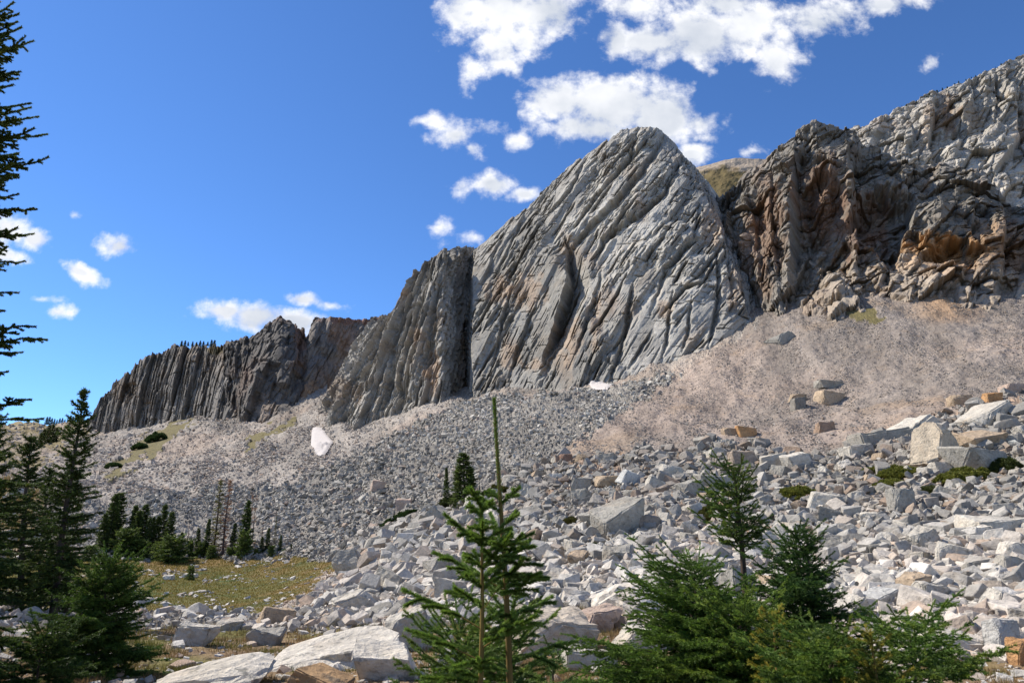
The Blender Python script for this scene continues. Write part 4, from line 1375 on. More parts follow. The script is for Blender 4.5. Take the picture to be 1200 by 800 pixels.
BBC = {}
HB = [
    # px, py(foot), w, h, colour, family, variant, yaw, tilt, label
    (372, 782, 170, 24, WHITE, ROUND, 0, 12, (8, -9), 'broad smooth white slab outcrop sloping up to the right near the meadow'),
    (240, 806, 140, 24, WHITE, ROUND, 1, 20, (4, -6), 'long white slab at the bottom of the grass beside the dark bush'),
    (221, 757, 52, 25, PALE, BOULD, 2, 10, (0, 5), 'squat pale boulder in the grass between the white slabs and the meadow'),
    (262, 741, 36, 14, PALE, BOULD, 3, 40, (0, 0), 'flat white boulder at the near edge of the stone band'),
    (322, 734, 44, 24, TAN, BOULD, 4, 25, (0, 10), 'pointed boulder with a brown shaded side at the stone band'),
    (446, 796, 82, 36, WHITE, SLABS, 0, 8, (10, 4), 'flat topped white block left of the twin fir saplings'),
    (372, 812, 70, 24, (.38, .25, .14), BOULD, 6, -15, (0, 14), 'orange and brown boulder cut by the bottom of the frame'),
    (652, 764, 98, 50, (.50, .44, .37), BOULD, 7, 15, (12, 8), 'big boulder with pale top and tan overhanging front right of the saplings'),
    (690, 784, 66, 24, PALE, SLABS, 2, 5, (0, 6), 'low cracked slab in front of the big tan fronted boulder'),
    (742, 730, 92, 44, WHITE, ROUND, 2, 0, (8, -8), 'very white weathered outcrop behind the bushy fir'),
    (700, 738, 56, 26, PINK, BOULD, 8, 30, (0, -6), 'pinkish cracked boulder between the white outcrop and the tan fronted boulder'),
    (755, 762, 66, 26, PALE, BOULD, 9, 12, (0, 14), 'grey white boulder below the very white outcrop'),
    (774, 700, 54, 32, GREYB, SLABS, 1, 25, (0, -22), 'slanting grey slab above the very white outcrop'),
    (816, 672, 32, 26, PALE, BLOCKS, 2, 30, (0, 20), 'white triangular block above the bushy fir'),
    (862, 672, 54, 20, PALE, SLABS, 3, 5, (6, 4), 'thick pale slab left of the small fir trunk'),
    (880, 650, 66, 20, PALE, SLABS, 4, -8, (4, 0), 'wide pale slab lying behind the small fir trunk'),
    (912, 694, 44, 20, TAN, SLABS, 5, 5, (0, 5), 'tan block right of the small fir trunk'),
    (728, 628, 62, 38, GREYB, BLOCKS, 0, 20, (10, -24), 'big slanting grey block in the middle of the boulder field'),
    (762, 622, 30, 20, (.30, .25, .21), BOULD, 10, 0, (0, 0), 'brown grey block right of the big slanting block'),
    (700, 620, 36, 20, GREYB, SLABS, 0, 30, (0, -18), 'grey slab left of the big slanting block'),
    (676, 648, 30, 20, PALE, BLOCKS, 1, 30, (0, 10), 'white cube like block below the slanting slabs'),
    (842, 574, 44, 22, GREYB, BLOCKS, 3, 0, (0, 2), 'long grey block under the moraine crest left of the small fir top'),
    (812, 582, 30, 22, GREYB, BOULD, 11, 20, (0, -10), 'grey lichen spotted block left of the crest'),
    (826, 586, 20, 18, TAN, BOULD, 12, 50, (0, 0), 'small brown block beside the lichen spotted one'),
    (788, 560, 28, 18, PALE, BLOCKS, 4, 10, (0, 10), 'bright topped block on the crest of the boulder field'),
    (770, 576, 26, 20, PALE, BOULD, 13, 0, (0, 25), 'steep pale block below the crest'),
    (737, 570, 24, 18, BLUE, BLOCKS, 5, 20, (0, 25), 'bluish white slab standing on edge in the boulder field'),
    (712, 571, 28, 14, TAN, BOULD, 14, 0, (0, 0), 'tan topped boulder left of the bluish slab'),
    (682, 574, 26, 24, GREYB, BOULD, 15, 0, (0, 0), 'grey peaked boulder left of the tan topped one'),
    (872, 548, 30, 20, (.34, .28, .23), BOULD, 16, 0, (0, 0), 'brown shaded block on the crest above the small fir'),
    (908, 550, 30, 22, PALE, BLOCKS, 0, -10, (0, -8), 'pale squared block on the crest right of the small fir top'),
    (938, 552, 30, 24, PALE, BLOCKS, 1, 15, (0, -14), 'pale block with a tan top on the crest'),
    (1104, 546, 46, 50, (.50, .43, .34), BLOCKS, 2, 35, (4, 28), 'tall tilted block with a tan sunny face and a dark side'),
    (1156, 553, 64, 32, GREYB, BLOCKS, 3, 14, (0, 3), 'squared block with a dark mottled front near the right edge'),
    (1158, 526, 52, 24, TAN, SLABS, 1, 10, (16, -6), 'tan fronted slab lying on the squared block'),
    (1040, 522, 66, 24, GREYB, SLABS, 2, -5, (0, -8), 'broad grey slab on the crest left of the tall tilted block'),
    (1078, 508, 66, 26, PALE, SLABS, 3, 15, (0, -22), 'long pale slab sloping along the crest behind the tall tilted block'),
    (1166, 498, 62, 26, PALE, BLOCKS, 4, 20, (0, -28), 'long pale block pointing up to the right on the crest'),
    (1010, 536, 36, 18, PALE, BOULD, 1, 0, (0, -10), 'pale boulder at the left end of the crest slabs'),
    (972, 598, 42, 24, PALE, BLOCKS, 5, -20, (0, 12), 'white striped boulder right of the yellow green mat'),
    (1108, 556, 26, 16, PALE, BOULD, 5, 0, (0, 0), 'white boulder standing among the juniper mats'),
    (1086, 560, 18, 12, PALE, BOULD, 6, 40, (0, 0), 'small white boulder beside the one among the juniper mats'),
    (1062, 604, 28, 30, GREYB, BOULD, 7, 0, (0, 0), 'ribbed grey pointed boulder below the juniper mats'),
    (1170, 632, 66, 32, PALE, BLOCKS, 0, 5, (6, 0), 'large pale block with a tan underside at the right edge'),
    (1152, 640, 30, 20, WHITE, BOULD, 8, 0, (0, -8), 'rounded white boulder in front of the large pale block'),
    (1192, 664, 34, 32, WHITE, BOULD, 9, 0, (0, 10), 'white boulder cut by the right edge of the frame'),
    (1044, 642, 24, 18, WHITE, BLOCKS, 2, 40, (0, 15), 'small white angular block in the pink gravel'),
    (1088, 648, 34, 26, PALE, BOULD, 10, 15, (0, -20), 'pale leaning boulder right of the pink gravel'),
    (1122, 664, 36, 26, PALE, BOULD, 11, -20, (0, 20), 'pale striped boulder below the pink gravel'),
    (1076, 698, 44, 26, TAN, BOULD, 12, 20, (0, -14), 'tan sided boulder in the lower right stones'),
    (1102, 708, 40, 24, PALE, BOULD, 13, 0, (0, 6), 'ribbed rounded boulder in the lower right stones'),
    (1040, 712, 46, 26, BLUE, BLOCKS, 3, 20, (0, -16), 'bluish grey slab above the dark twin topped fir side'),
    (1030, 690, 40, 24, PALE, SLABS, 4, -10, (0, 18), 'thin pale slab leaning above the bluish grey slab'),
    (1183, 770, 36, 44, BLUE, BLOCKS, 4, 20, (0, 6), 'upright bluish white slab by the lower right edge'),
    (1202, 776, 26, 34, ORANGE, BOULD, 14, 0, (0, 0), 'orange boulder cut by the lower right edge'),
    (1135, 768, 84, 30, WHITE, ROUND, 3, -12, (6, 12), 'white sloping outcrop left of the upright bluish slab'),
    (1182, 716, 44, 28, PALE, BLOCKS, 5, 10, (0, 22), 'long pale slab leaning in the lower right stones'),
    (916, 396, 30, 12, GREYB, SLABS, 5, 20, (0, -24), 'lone slanting grey slab high on the reddish scree'),
    (974, 470, 30, 17, TAN, BLOCKS, 0, 10, (0, 10), 'orange and white block alone on the reddish scree'),
    (975, 455, 30, 10, GREYB, SLABS, 1, 0, (0, 8), 'dark flat rock just above the orange and white block'),
    (938, 482, 18, 16, DARKB, BOULD, 2, 0, (0, 0), 'dark boulder left of the orange and white block'),
    (936, 470, 22, 12, TAN, BOULD, 3, 0, (0, 0), 'rust coloured rock above the dark boulder on the scree'),
    (970, 506, 22, 13, (.33, .24, .18), BOULD, 4, 0, (0, 0), 'brown rock low on the scree above the crest'),
    (876, 511, 24, 13, ORANGE, BLOCKS, 1, 0, (0, 8), 'orange brown block at the lower left of the reddish scree'),
    (857, 511, 18, 10, TAN, BLOCKS, 2, 0, (0, 0), 'small tan block beside the orange brown block'),
    (893, 521, 24, 13, GREYB, BLOCKS, 3, 30, (0, 0), 'grey block right below the orange brown block'),
    (804, 539, 20, 12, (.30, .23, .17), BOULD, 5, 0, (0, 0), 'brown rock where scree meets boulders'),
    (791, 530, 18, 11, (.30, .22, .17), BOULD, 6, 0, (0, 0), 'smaller brown rock just above where scree meets boulders'),
    (664, 543, 16, 12, (.26, .17, .13), BOULD, 7, 0, (0, 0), 'dark red rock at the tip of the reddish scree'),
    (1130, 476, 26, 13, TAN, BLOCKS, 4, 0, (0, 0), 'tan cube like rock above the crest slabs'),
    (1165, 474, 20, 14, ORANGE, BLOCKS, 5, 0, (0, 0), 'orange block beside the long pale block on the crest'),
    (1190, 456, 26, 12, PINK, BOULD, 8, 0, (0, 0), 'pink boulder on the scree near the right edge'),
    (441, 576, 17, 12, PINK, BLOCKS, 0, 20, (0, 10), 'pink faced block alone in the dark talus'),
    (472, 596, 20, 16, PINK, BLOCKS, 1, 0, (0, 0), 'white topped pink block in the dark talus below the other pink one'),
    (394, 656, 22, 13, GREYB, BOULD, 9, 0, (0, 0), 'grey boulder where meadow, talus and boulder field meet'),
    (196, 679, 12, 6, WHITE, BOULD, 10, 0, (0, 0), 'white stone alone in the yellow meadow'),
    (222, 676, 16, 5, WHITE, SLABS, 2, 0, (0, 0), 'flat white stone beside the tiny bush in the meadow'),
    (168, 705, 20, 5, WHITE, SLABS, 3, 0, (0, 0), 'flat white stone at the left of the meadow'),
    (414, 718, 50, 26, PALE, SLABS, 4, 25, (0, -22), 'big tilted slab with a shaded right side above the white outcrop'),
    (478, 764, 54, 46, PALE, BOULD, 11, 10, (0, -14), 'cracked pale boulder behind the left fir sapling'),
    (521, 792, 30, 34, PALE, BOULD, 12, 0, (0, 12), 'upright pale stone between the sapling branches'),
    (520, 672, 44, 22, GREYB, SLABS, 5, 20, (0, -14), 'grey slab in the white stones behind the saplings'),
    (18, 748, 34, 11, PALE, ROUND, 0, 0, (0, 0), 'flat pale boulder under the dark firs at the left'),
    (30, 754, 18, 8, TAN, BOULD, 14, 0, (0, 0), 'small orange tinted boulder under the dark firs at the left'),
    (308, 756, 40, 22, GREYB, BOULD, 15, 0, (0, 14), 'fractured grey end of the broad white slab outcrop'),
    (345, 776, 30, 14, PALE, BOULD, 16, 0, (0, 0), 'small white boulder in front of the broad white slab'),
    (395, 782, 44, 18, PALE, BOULD, 17, 0, (0, -10), 'pale ribbed boulder above the orange and brown one'),
]
for i, (px, py, w, h, c, fam, k, yaw, tl, lab) in enumerate(HB):
    cc = tuple(x * (1 + .05 * math.sin(i * 3.7)) for x in c)
    put_boulder(px, py, w, h, cc, fam, lab, k, yaw, tl)
hbxy = np.array([(b[0], b[1] - b[3] * .4, b[2]) for b in HB])

# the other large blocks of the field: no telling one from another inside each stretch
r = np.random.default_rng(99)
cand, rg, px_, py_ = sample(bould & (cpx > 320) & (cpx < 1215) & (cpy < 790), 5000, r)
size = np.maximum(plaw(5000, 9, 30, 1.7, r) * (.78 + .7 * sm(540, 700, py_)), 9)
order = np.argsort(-size)
kept = []
for q in order:
    x, y, s = px_[q], py_[q], size[q]
    if any((x - a) ** 2 + ((y - b) * 1.6) ** 2 < (.62 * (s + t)) ** 2 for a, b, t in kept):
        continue
    if (np.hypot(hbxy[:, 0] - x, (hbxy[:, 1] - y) * 1.5) < .5 * (hbxy[:, 2] + s)).any():
        continue
    kept.append((x, y, s))
    if x < 560:
        zone, grp = 'among the white stones left of the twin saplings', 'boulders left of the twin saplings'
    elif x < 740 and y > 640:
        zone, grp = 'among the stones just right of the twin saplings', 'boulders right of the twin saplings'
    elif x < 900 and y < 600:
        zone, grp = 'in the crest stones between the saplings and the small fir', 'boulders on the left part of the crest'
    elif x < 900:
        zone, grp = 'in the slope of stones between the twin saplings and the small fir', 'boulders of the middle slope'
    elif y < 600:
        zone, grp = 'in the stones around the juniper mats', 'boulders around the juniper mats'
    else:
        zone, grp = 'in the tumbled stones below the juniper mats', 'boulders of the lower right slope'
    u = r.uniform()
    tone, col = (('pale', PALE) if u < .5 else ('grey', GREYB) if u < .72 else ('whitish', WHITE) if u < .86 else ('tan', TAN))
    fam = BOULD if r.uniform() < .6 else (BLOCKS if r.uniform() < .6 else SLABS)
    hh = s * (.62 if fam is not SLABS else .4) * r.uniform(.8, 1.15)
    fcol = r.uniform(.72, 1.06)
    put_boulder(x, y, s, hh, tuple(v * fcol for v in col), fam, tone + ' angular boulder ' + zone, int(r.integers(0, 18)), r.uniform(0, 360), (r.normal(0, 14), r.normal(0, 14)),
                group=tone + ' ' + grp, P=cand[q], depth=r.uniform(.65, 1))
    if len(kept) >= 212:
        break
print('boulders', len(kept), time.time() - T0)


# ------------------------------------------------------------------ snow
def patch(name, poly, lift, mat, label, cat, smooth=True, thick=.5):
    """a thin sheet of snow resting on the slope, outline given by points on the ground"""
    m = inpoly(PXg, PYg, poly)
    m &= (rr < lim)
    jj, ii = np.nonzero(m)
    j0, j1, i0, i1 = jj.min() - 1, jj.max() + 2, ii.min() - 1, ii.max() + 2
    sub = ZB[j0:j1, i0:i1].copy()
    mk = m[j0:j1, i0:i1].astype(float)
    bl_ = mk.copy()
    for _ in range(4):
        p = np.pad(bl_, 1)
        bl_ = (p[1:-1, 1:-1] * 2 + p[:-2, 1:-1] + p[2:, 1:-1] + p[1:-1, :-2] + p[1:-1, 2:]) / 6
    Z = np.maximum(ZG[j0:j1, i0:i1], sub) + lift * (bl_ - .3) + .35
    V = np.stack([GX[j0:j1, i0:i1], GY[j0:j1, i0:i1], Z], -1)
    f = grid_faces(*Z.shape)[:, ::-1]
    keep = (bl_.ravel()[f] > .08).all(1)
    f = f[keep]
    un, inv = np.unique(f, return_inverse=True)
    me = mesh_from(name, V.reshape(-1, 3)[un], [inv.reshape(-1, 4)], None, mat, smooth)
    return obj(name, me, label=label, category=cat)


patch('snow_patch', [(367, 503), (373, 501), (379, 507), (389, 519), (383, 529), (377, 536), (368, 530), (365, 520)], .8, M_SNOW, 'old snow patch on the scree left of the fluted buttress', 'snow patch')
patch('snow_patch', [(690, 450), (702, 449), (716, 452), (712, 457), (696, 457)], .5, M_SNOW, 'thin strip of old snow at the foot of the tall grey face', 'snow patch')

# ------------------------------------------------------------------ conifers
def tube(path, rad, sides=7):
    path = np.asarray(path, float)
    n_ = len(path)
    t = np.gradient(path, axis=0)
    t /= np.linalg.norm(t, axis=1, keepdims=True) + 1e-9
    up = np.array([0, 0, 1.0]) if abs(t[0, 2]) < .8 else np.array([1.0, 0, 0])
    a = np.cross(t, up)
    a /= np.linalg.norm(a, axis=1, keepdims=True) + 1e-9
    b = np.cross(t, a)
    th = np.arange(sides) * 2 * math.pi / sides
    V = path[:, None] + (a[:, None] * np.cos(th)[None, :, None] + b[:, None] * np.sin(th)[None, :, None]) * np.asarray(rad)[:, None, None]
    i = np.arange(n_ - 1)[:, None] * sides
    k = np.arange(sides)[None]
    k2 = (k + 1) % sides
    Fq = np.stack([i + k, i + k2, i + sides + k2, i + sides + k], -1).reshape(-1, 4)
    return V.reshape(-1, 3), Fq


def merge(parts):
    Vs, Fs, off = [], [], 0
    for V, Fq in parts:
        Vs.append(V)
        Fs.append(Fq + off)
        off += len(V)
    return np.concatenate(Vs), np.concatenate(Fs)


def needles(S0, S1, cols, dens, nl, nw, r, ang=.75, flat=.0):
    """three-vertex needles around every twig segment"""
    S0, S1 = np.asarray(S0), np.asarray(S1)
    cols = np.asarray(cols)
    L = np.linalg.norm(S1 - S0, axis=1)
    cnt = np.maximum(1, r.poisson(L * dens))
    idx = np.repeat(np.arange(len(L)), cnt)
    t = r.uniform(0, 1, len(idx))[:, None]
    base = S0[idx] * (1 - t) + S1[idx] * t
    ax = (S1 - S0)[idx] / (L[idx][:, None] + 1e-9)
    rv = r.normal(0, 1, (len(idx), 3))
    rv[:, 2] = rv[:, 2] * (1 - flat) + .25
    rv -= ax * (rv * ax).sum(1, keepdims=True)
    rv /= np.linalg.norm(rv, axis=1, keepdims=True) + 1e-9
    dirn = ax * math.cos(ang) + rv * math.sin(ang)
    sd_ = np.cross(dirn, r.normal(0, 1, (len(idx), 3)))
    sd_ /= np.linalg.norm(sd_, axis=1, keepdims=True) + 1e-9
    ll = nl * r.uniform(.7, 1.2, len(idx))[:, None]
    ww = nw * r.uniform(.7, 1.3, len(idx))[:, None] * .5
    V = np.stack([base - sd_ * ww, base + sd_ * ww, base + dirn * ll], 1).reshape(-1, 3)
    c = cols[idx] * GAIN * np.array([1.25, .92, .62]) * r.uniform(.65, 1.35, (len(idx), 1))
    C = np.repeat(c, 3, 0)
    C[2::3] *= 1.25
    return V, np.arange(len(V)).reshape(-1, 3), np.clip(C, 0, 1)


GAIN = 2.7
GREEN = np.array([.030, .055, .017])
FRESH = np.array([.075, .125, .035])
YELL = np.array([.16, .155, .035])


def conifer(H, Rb, seed, spacing, nbr, dens, nl, nw, start=.06, shape=.9, twig=.45, step=.12, third=False, up=.25, droop=.35, trunk_r=None, gaps=.1, lean=(0, 0), fresh=.25, colour=GREEN, leader=0.0, minlen=.04,
            oneside=None, base_r=None, tipc=FRESH, wood=(.10, .075, .055), irregular=.25, leaders=1, two_gap=0.0, dead=0.0):
    r = np.random.default_rng(seed)
    if trunk_r is None:
        trunk_r = H * .011 + .01
    zz = np.linspace(0, H, 14)
    ph = r.uniform(0, 6)
    wob = H * .006

    def ax(z):
        z = np.asarray(z, float)
        return np.stack([lean[0] * z + wob * np.sin(z / H * 5 + ph), lean[1] * z + wob * np.cos(z / H * 4 + ph), z], -1)

    rad = trunk_r * np.clip(1 - zz / H, 0, 1) ** .8 + .0025 + H * .0006
    rad[0] *= 1.25
    wood_parts = [tube(ax(zz) - np.array([[0, 0, .15]]) * (zz[:, None] == 0), rad, 8)]
    S0, S1, CC = [], [], []

    def seg(a, b, c):
        S0.append(a)
        S1.append(b)
        CC.append(c)

    z = H * start
    while z < H * (1 - .02) - leader:
        f = z / H
        L0 = Rb * ((1 - f) ** shape) * (1 if base_r is None else min(1, base_r + f * 3)) + minlen
        m = max(3, int(round(nbr * (1 - .3 * f))))
        a0 = r.uniform(0, 6.28)
        for q in range(m):
            if r.uniform() < gaps:
                continue
            az = a0 + q * 2 * math.pi / m + r.normal(0, .25)
            L = L0 * r.uniform(1 - irregular * 1.4, 1 + irregular * .8)
            if oneside is not None:
                L *= 1 + oneside[1] * math.cos(az - oneside[0])
            if L < .02:
                continue
            zb = z + r.uniform(-.4, .4) * spacing
            K = max(3, int(L / step))
            t = np.linspace(0, 1, K + 1)
            el = up + .8 * f
            out = L * t
            zz_ = L * (el * t - (droop + el * .6) * (1 - f) * t ** 1.4 + .28 * droop * t ** 3.2)
            p0 = ax(min(max(zb, .02), H))
            path = np.stack([p0[0] + np.cos(az) * out, p0[1] + np.sin(az) * out, p0[2] + zz_], -1)
            path[1:] += r.normal(0, L * .012, (K, 3))
            rb = max(.0016, trunk_r * .20 * (L / (Rb + .01)) * .9)
            wood_parts.append(tube(path, rb * (1 - t * .8) + .0008, 4))
            isdead = r.uniform() < dead * (1 - f * .5)
            if isdead:
                continue
            bc = colour * r.uniform(.75, 1.3)
            for k in range(K):
                if t[k] < .12 and L > .4:
                    continue
                tip = (k >= K - 1)
                seg(path[k], path[k + 1], bc * (1 - .5 * (tip)) + tipc * (.5 * tip) * (1 if r.uniform() < fresh * 2.5 else .3) + 0)
                if k == 0:
                    continue
                rem = L * (1 - t[k])
                lt = (twig * rem + minlen * 1.2) * r.uniform(.6, 1.15)
                lt = min(lt, L * .55)
                axd = path[k + 1] - path[k]
                axd /= np.linalg.norm(axd) + 1e-9
                side = np.cross(axd, [0, 0, 1])
                side /= np.linalg.norm(side) + 1e-9
                for sgn in (-1, 1):
                    if r.uniform() < .12:
                        continue
                    dd = axd * math.cos(.9) + side * sgn * math.sin(.9)
                    dd[2] += r.normal(-.05, .13)
                    dd /= np.linalg.norm(dd)
                    e = path[k] + dd * lt
                    e[2] -= lt * .12
                    mid = (path[k] + e) / 2
                    mid[2] += lt * .04
                    fr_ = r.uniform() < fresh
                    seg(path[k], mid, bc * r.uniform(.8, 1.15))
                    seg(mid, e, (bc * .6 + tipc * .4) if fr_ else bc)
                    if third and lt > step * 1.1:
                        n3 = int(lt / (step * .75))
                        s2 = np.cross(dd, [0, 0, 1])
                        s2 /= np.linalg.norm(s2) + 1e-9
                        for w_ in range(1, n3 + 1):
                            tt = w_ / (n3 + 1)
                            for sg2 in (-1, 1):
                                l3 = (lt * (1 - tt) * .5 + minlen) * r.uniform(.6, 1.2)
                                d3_ = dd * .6 + s2 * sg2 * .8
                                d3_[2] += r.normal(-.05, .18)
                                d3_ /= np.linalg.norm(d3_)
                                b_ = path[k] + dd * lt * tt
                                seg(b_, b_ + d3_ * l3, (bc * .5 + tipc * .5) if r.uniform() < fresh else bc * r.uniform(.8, 1.1))
        z += spacing * r.uniform(.75, 1.25) * (1 - .35 * f)
    # top shoot
    kz = np.linspace(max(H - leader - H * .10, 0), H, 5)
    tp = ax(kz)
    for k in range(4):
        seg(tp[k], tp[k + 1], colour * 1.2)
    Vw, Fw = merge(wood_parts)
    Vn, Fn, Cn = needles(S0, S1, CC, dens, nl, nw, r)
    cw = np.array(wood)[None] * (1 + .25 * r.normal(0, 1, (len(Vw), 1)))
    mw = mesh_from('trunk', Vw, [Fw], np.clip(cw, .02, .5), M_BARK, True)
    mn = mesh_from('crown', Vn, [Fn], Cn, M_NEEDLE)
    return mw, mn, len(Fn)


def plant_tree(name, meshes, loc, label, cat='fir tree', rz=0, scale=1.0, group=None):
    e = bpy.data.objects.new(name, None)
    COL.objects.link(e)
    e.empty_display_size = .2
    e.location = loc
    e.rotation_euler = (0, 0, rz)
    e.scale = (scale, scale, scale) if isinstance(scale, (int, float)) else scale
    e['label'] = label
    e['category'] = cat
    if group:
        e['group'] = group
    obj('trunk', meshes[0], e)
    obj('crown', meshes[1], e)
    return e


def top_h(px, py_top, Y, zg):
    return float(unproj(px, py_top, Y)[2]) - zg


# --- twin saplings in the middle (4 m away)
X, Y, Z = at_depth(562, 4.1)
Hs = top_h(560, 588, 4.1, Z)
mA = conifer(Hs, .48, 901, .15, 5, 3000, .026, .0055, start=.35, shape=.75, twig=.38, step=.11, up=.22, droop=.10, trunk_r=.019, gaps=.25, fresh=.4, colour=np.array([.032, .068, .016]), minlen=.085, leader=.015,
             tipc=np.array([.07, .14, .025]), wood=(.19, .13, .04), irregular=.5, lean=(-.008, 0), third=False)
plant_tree('fir_sapling', mA, (X, Y, Z), 'shorter left stem of the two young firs in the centre, with bottlebrush shoots', 'fir sapling')
print('sapling', mA[2])
X, Y, Z = at_depth(602, 4.3)
Hs2 = top_h(582, 468, 4.3, Z)
mB = conifer(Hs2, .48, 905, .16, 5, 3000, .026, .0055, start=.30, shape=.85, twig=.38, step=.11, up=.25, droop=.10, trunk_r=.021, gaps=.28, fresh=.35, colour=np.array([.030, .064, .017]), minlen=.08, leader=.50,
             tipc=np.array([.065, .13, .025]), wood=(.17, .115, .04), irregular=.5, lean=(-.045, 0))
plant_tree('fir_sapling', mB, (X, Y, Z), 'taller right stem of the two young centre firs, with a long bare looking leader', 'fir sapling', rz=0)

# --- bushy fir, small fir with a bare trunk, dark twin-topped fir, yellow tips, right branch
X, Y, Z = at_depth(826, 7.2)
Hh = top_h(805, 668, 7.2, Z)
m = conifer(Hh, 1.45, 911, .12, 9, 850, .022, .0055, start=.02, shape=.55, twig=.42, step=.085, third=True, up=.08, droop=.30, gaps=.05, fresh=.3, colour=np.array([.026, .060, .014]), tipc=np.array([.06, .13, .022]), oneside=(math.pi, .12), irregular=.3)
plant_tree('fir_shrub', m, (X, Y, Z), 'broad bushy green fir filling the foreground right of the saplings', 'fir')
print('bush', m[2])
X, Y, Z = at_depth(888, 8.2)
Hh = top_h(880, 550, 8.2, Z)
m = conifer(Hh, .62, 914, .12, 6, 1000, .022, .0055, start=.68, shape=.35, twig=.42, step=.08, third=True, up=.25, droop=.35, trunk_r=.062, gaps=.12, fresh=.25, colour=np.array([.024, .055, .016]), tipc=np.array([.08, .13, .02]), wood=(.085, .06, .045), oneside=(math.pi, .2), lean=(-.012, 0))
plant_tree('fir_tree', m, (X, Y, Z), 'small fir with a dark bare trunk and a leafy top above the bushy fir', 'fir tree')
X, Y, Z = at_depth(958, 7.0)
Hh = top_h(953, 620, 7.0, Z)
m = conifer(Hh, .95, 917, .11, 8, 950, .022, .0052, start=.03, shape=.62, twig=.42, step=.08, third=True, up=.18, droop=.30, gaps=.05, fresh=.16, colour=np.array([.016, .042, .013]), tipc=np.array([.045, .10, .02]), leader=.06, irregular=.35)
plant_tree('fir_tree', m, (X, Y, Z), 'dark dense fir with two pointed tops right of the bushy fir', 'fir tree')
X, Y, Z = at_depth(972, 6.9)
Hh = top_h(970, 622, 6.9, Z)
m = conifer(Hh, .42, 918, .11, 6, 950, .022, .0052, start=.45, shape=.7, twig=.42, step=.08, up=.4, droop=.25, gaps=.05, fresh=.2, colour=np.array([.018, .045, .013]), tipc=np.array([.05, .10, .02]), leader=.06)
plant_tree('fir_tree', m, (X, Y, Z), 'second slender top growing against the right side of the dark dense fir', 'fir tree')
for (px, Yd, pt, sd2, w_, lab) in ((924, 5.6, 718, 921, .30, 'small yellow tipped fir sapling in front of the bushy fir'), (1006, 5.3, 752, 922, .26, 'small bright fir sapling at the bottom in front of the dark dense fir'), (1046, 5.0, 742, 923, .34, 'small olive green fir sapling at the bottom right of the bright one')):
    X, Y, Z = at_depth(px, Yd)
    Hh = top_h(px, pt, Yd, Z)
    c = np.array([.045, .075, .018]) if sd2 != 923 else np.array([.055, .075, .02])
    m = conifer(Hh, w_, sd2, .10, 5, 1500, .021, .004, start=.15, shape=.6, twig=.4, step=.06, up=.45, droop=.2, gaps=.15, fresh=.7, colour=c, tipc=np.array([.17, .17, .03]) if sd2 != 923 else np.array([.15, .16, .03]), leader=.03, wood=(.22, .15, .05))
    plant_tree('fir_sapling', m, (X, Y, Z), lab, 'fir sapling')
X, Y, Z = at_depth(1090, 5.6)
Hh = top_h(1090, 744, 5.6, Z)
m = conifer(Hh, .85, 931, .12, 7, 1000, .022, .005, start=.25, shape=.35, twig=.4, step=.08, third=True, up=.02, droop=.2, gaps=.08, fresh=.35, colour=np.array([.022, .055, .012]), tipc=np.array([.065, .12, .02]), oneside=(-.2, .25), irregular=.35)
plant_tree('fir_shrub', m, (X, Y, Z), 'low spreading green fir along the bottom right edge', 'fir')
X, Y, Z = at_depth(990, 5.2)
m = conifer(top_h(990, 768, 5.2, Z), 1.15, 933, .12, 8, 900, .022, .0052, start=.2, shape=.3, twig=.4, step=.08, third=True, up=.02, droop=.25, gaps=.05, fresh=.3, colour=np.array([.024, .055, .012]), tipc=np.array([.07, .12, .02]), irregular=.3)
plant_tree('fir_shrub', m, (X, Y, Z), 'low green fir at the bottom below the dark dense fir', 'fir')
X, Y, Z = at_depth(650, 6.0)
m = conifer(top_h(650, 764, 6.0, Z), .30, 935, .12, 6, 900, .022, .005, start=.3, shape=.4, twig=.4, step=.07, up=.4, droop=.2, fresh=.2, colour=np.array([.03, .07, .025]))
plant_tree('fir_shrub', m, (X, Y, Z), 'small low fir right of the twin saplings under the tan fronted boulder', 'fir')
X, Y, Z = at_depth(535, 4.9)
m = conifer(top_h(535, 728, 4.9, Z), .50, 937, .11, 7, 1300, .023, .0045, start=.35, shape=.35, twig=.45, step=.06, up=.4, droop=.2, fresh=.35, colour=np.array([.035, .075, .022]))
plant_tree('fir_shrub', m, (X, Y, Z), 'small low fir below the left sapling at the bottom', 'fir')
X, Y, Z = at_depth(598, 4.8)
m = conifer(top_h(598, 722, 4.8, Z), .46, 938, .11, 7, 1300, .023, .0045, start=.3, shape=.4, twig=.45, step=.06, up=.3, droop=.25, fresh=.35, colour=np.array([.033, .072, .02]))
plant_tree('fir_shrub', m, (X, Y, Z), 'leafy low fir around the foot of the right sapling stem at the bottom', 'fir')
print('near firs', time.time() - T0)

X, Y, Z = at_depth(880, 6.6)
m = conifer(top_h(880, 716, 6.6, Z), 1.0, 939, .11, 8, 900, .022, .0052, start=.2, shape=.4, twig=.42, step=.08, third=True, up=.08, droop=.3, fresh=.4, colour=np.array([.03, .065, .015]), tipc=np.array([.08, .14, .025]), irregular=.35)
plant_tree('fir_shrub', m, (X, Y, Z), 'bright green fir shrub hiding the foot of the small fir with the bare trunk', 'fir')

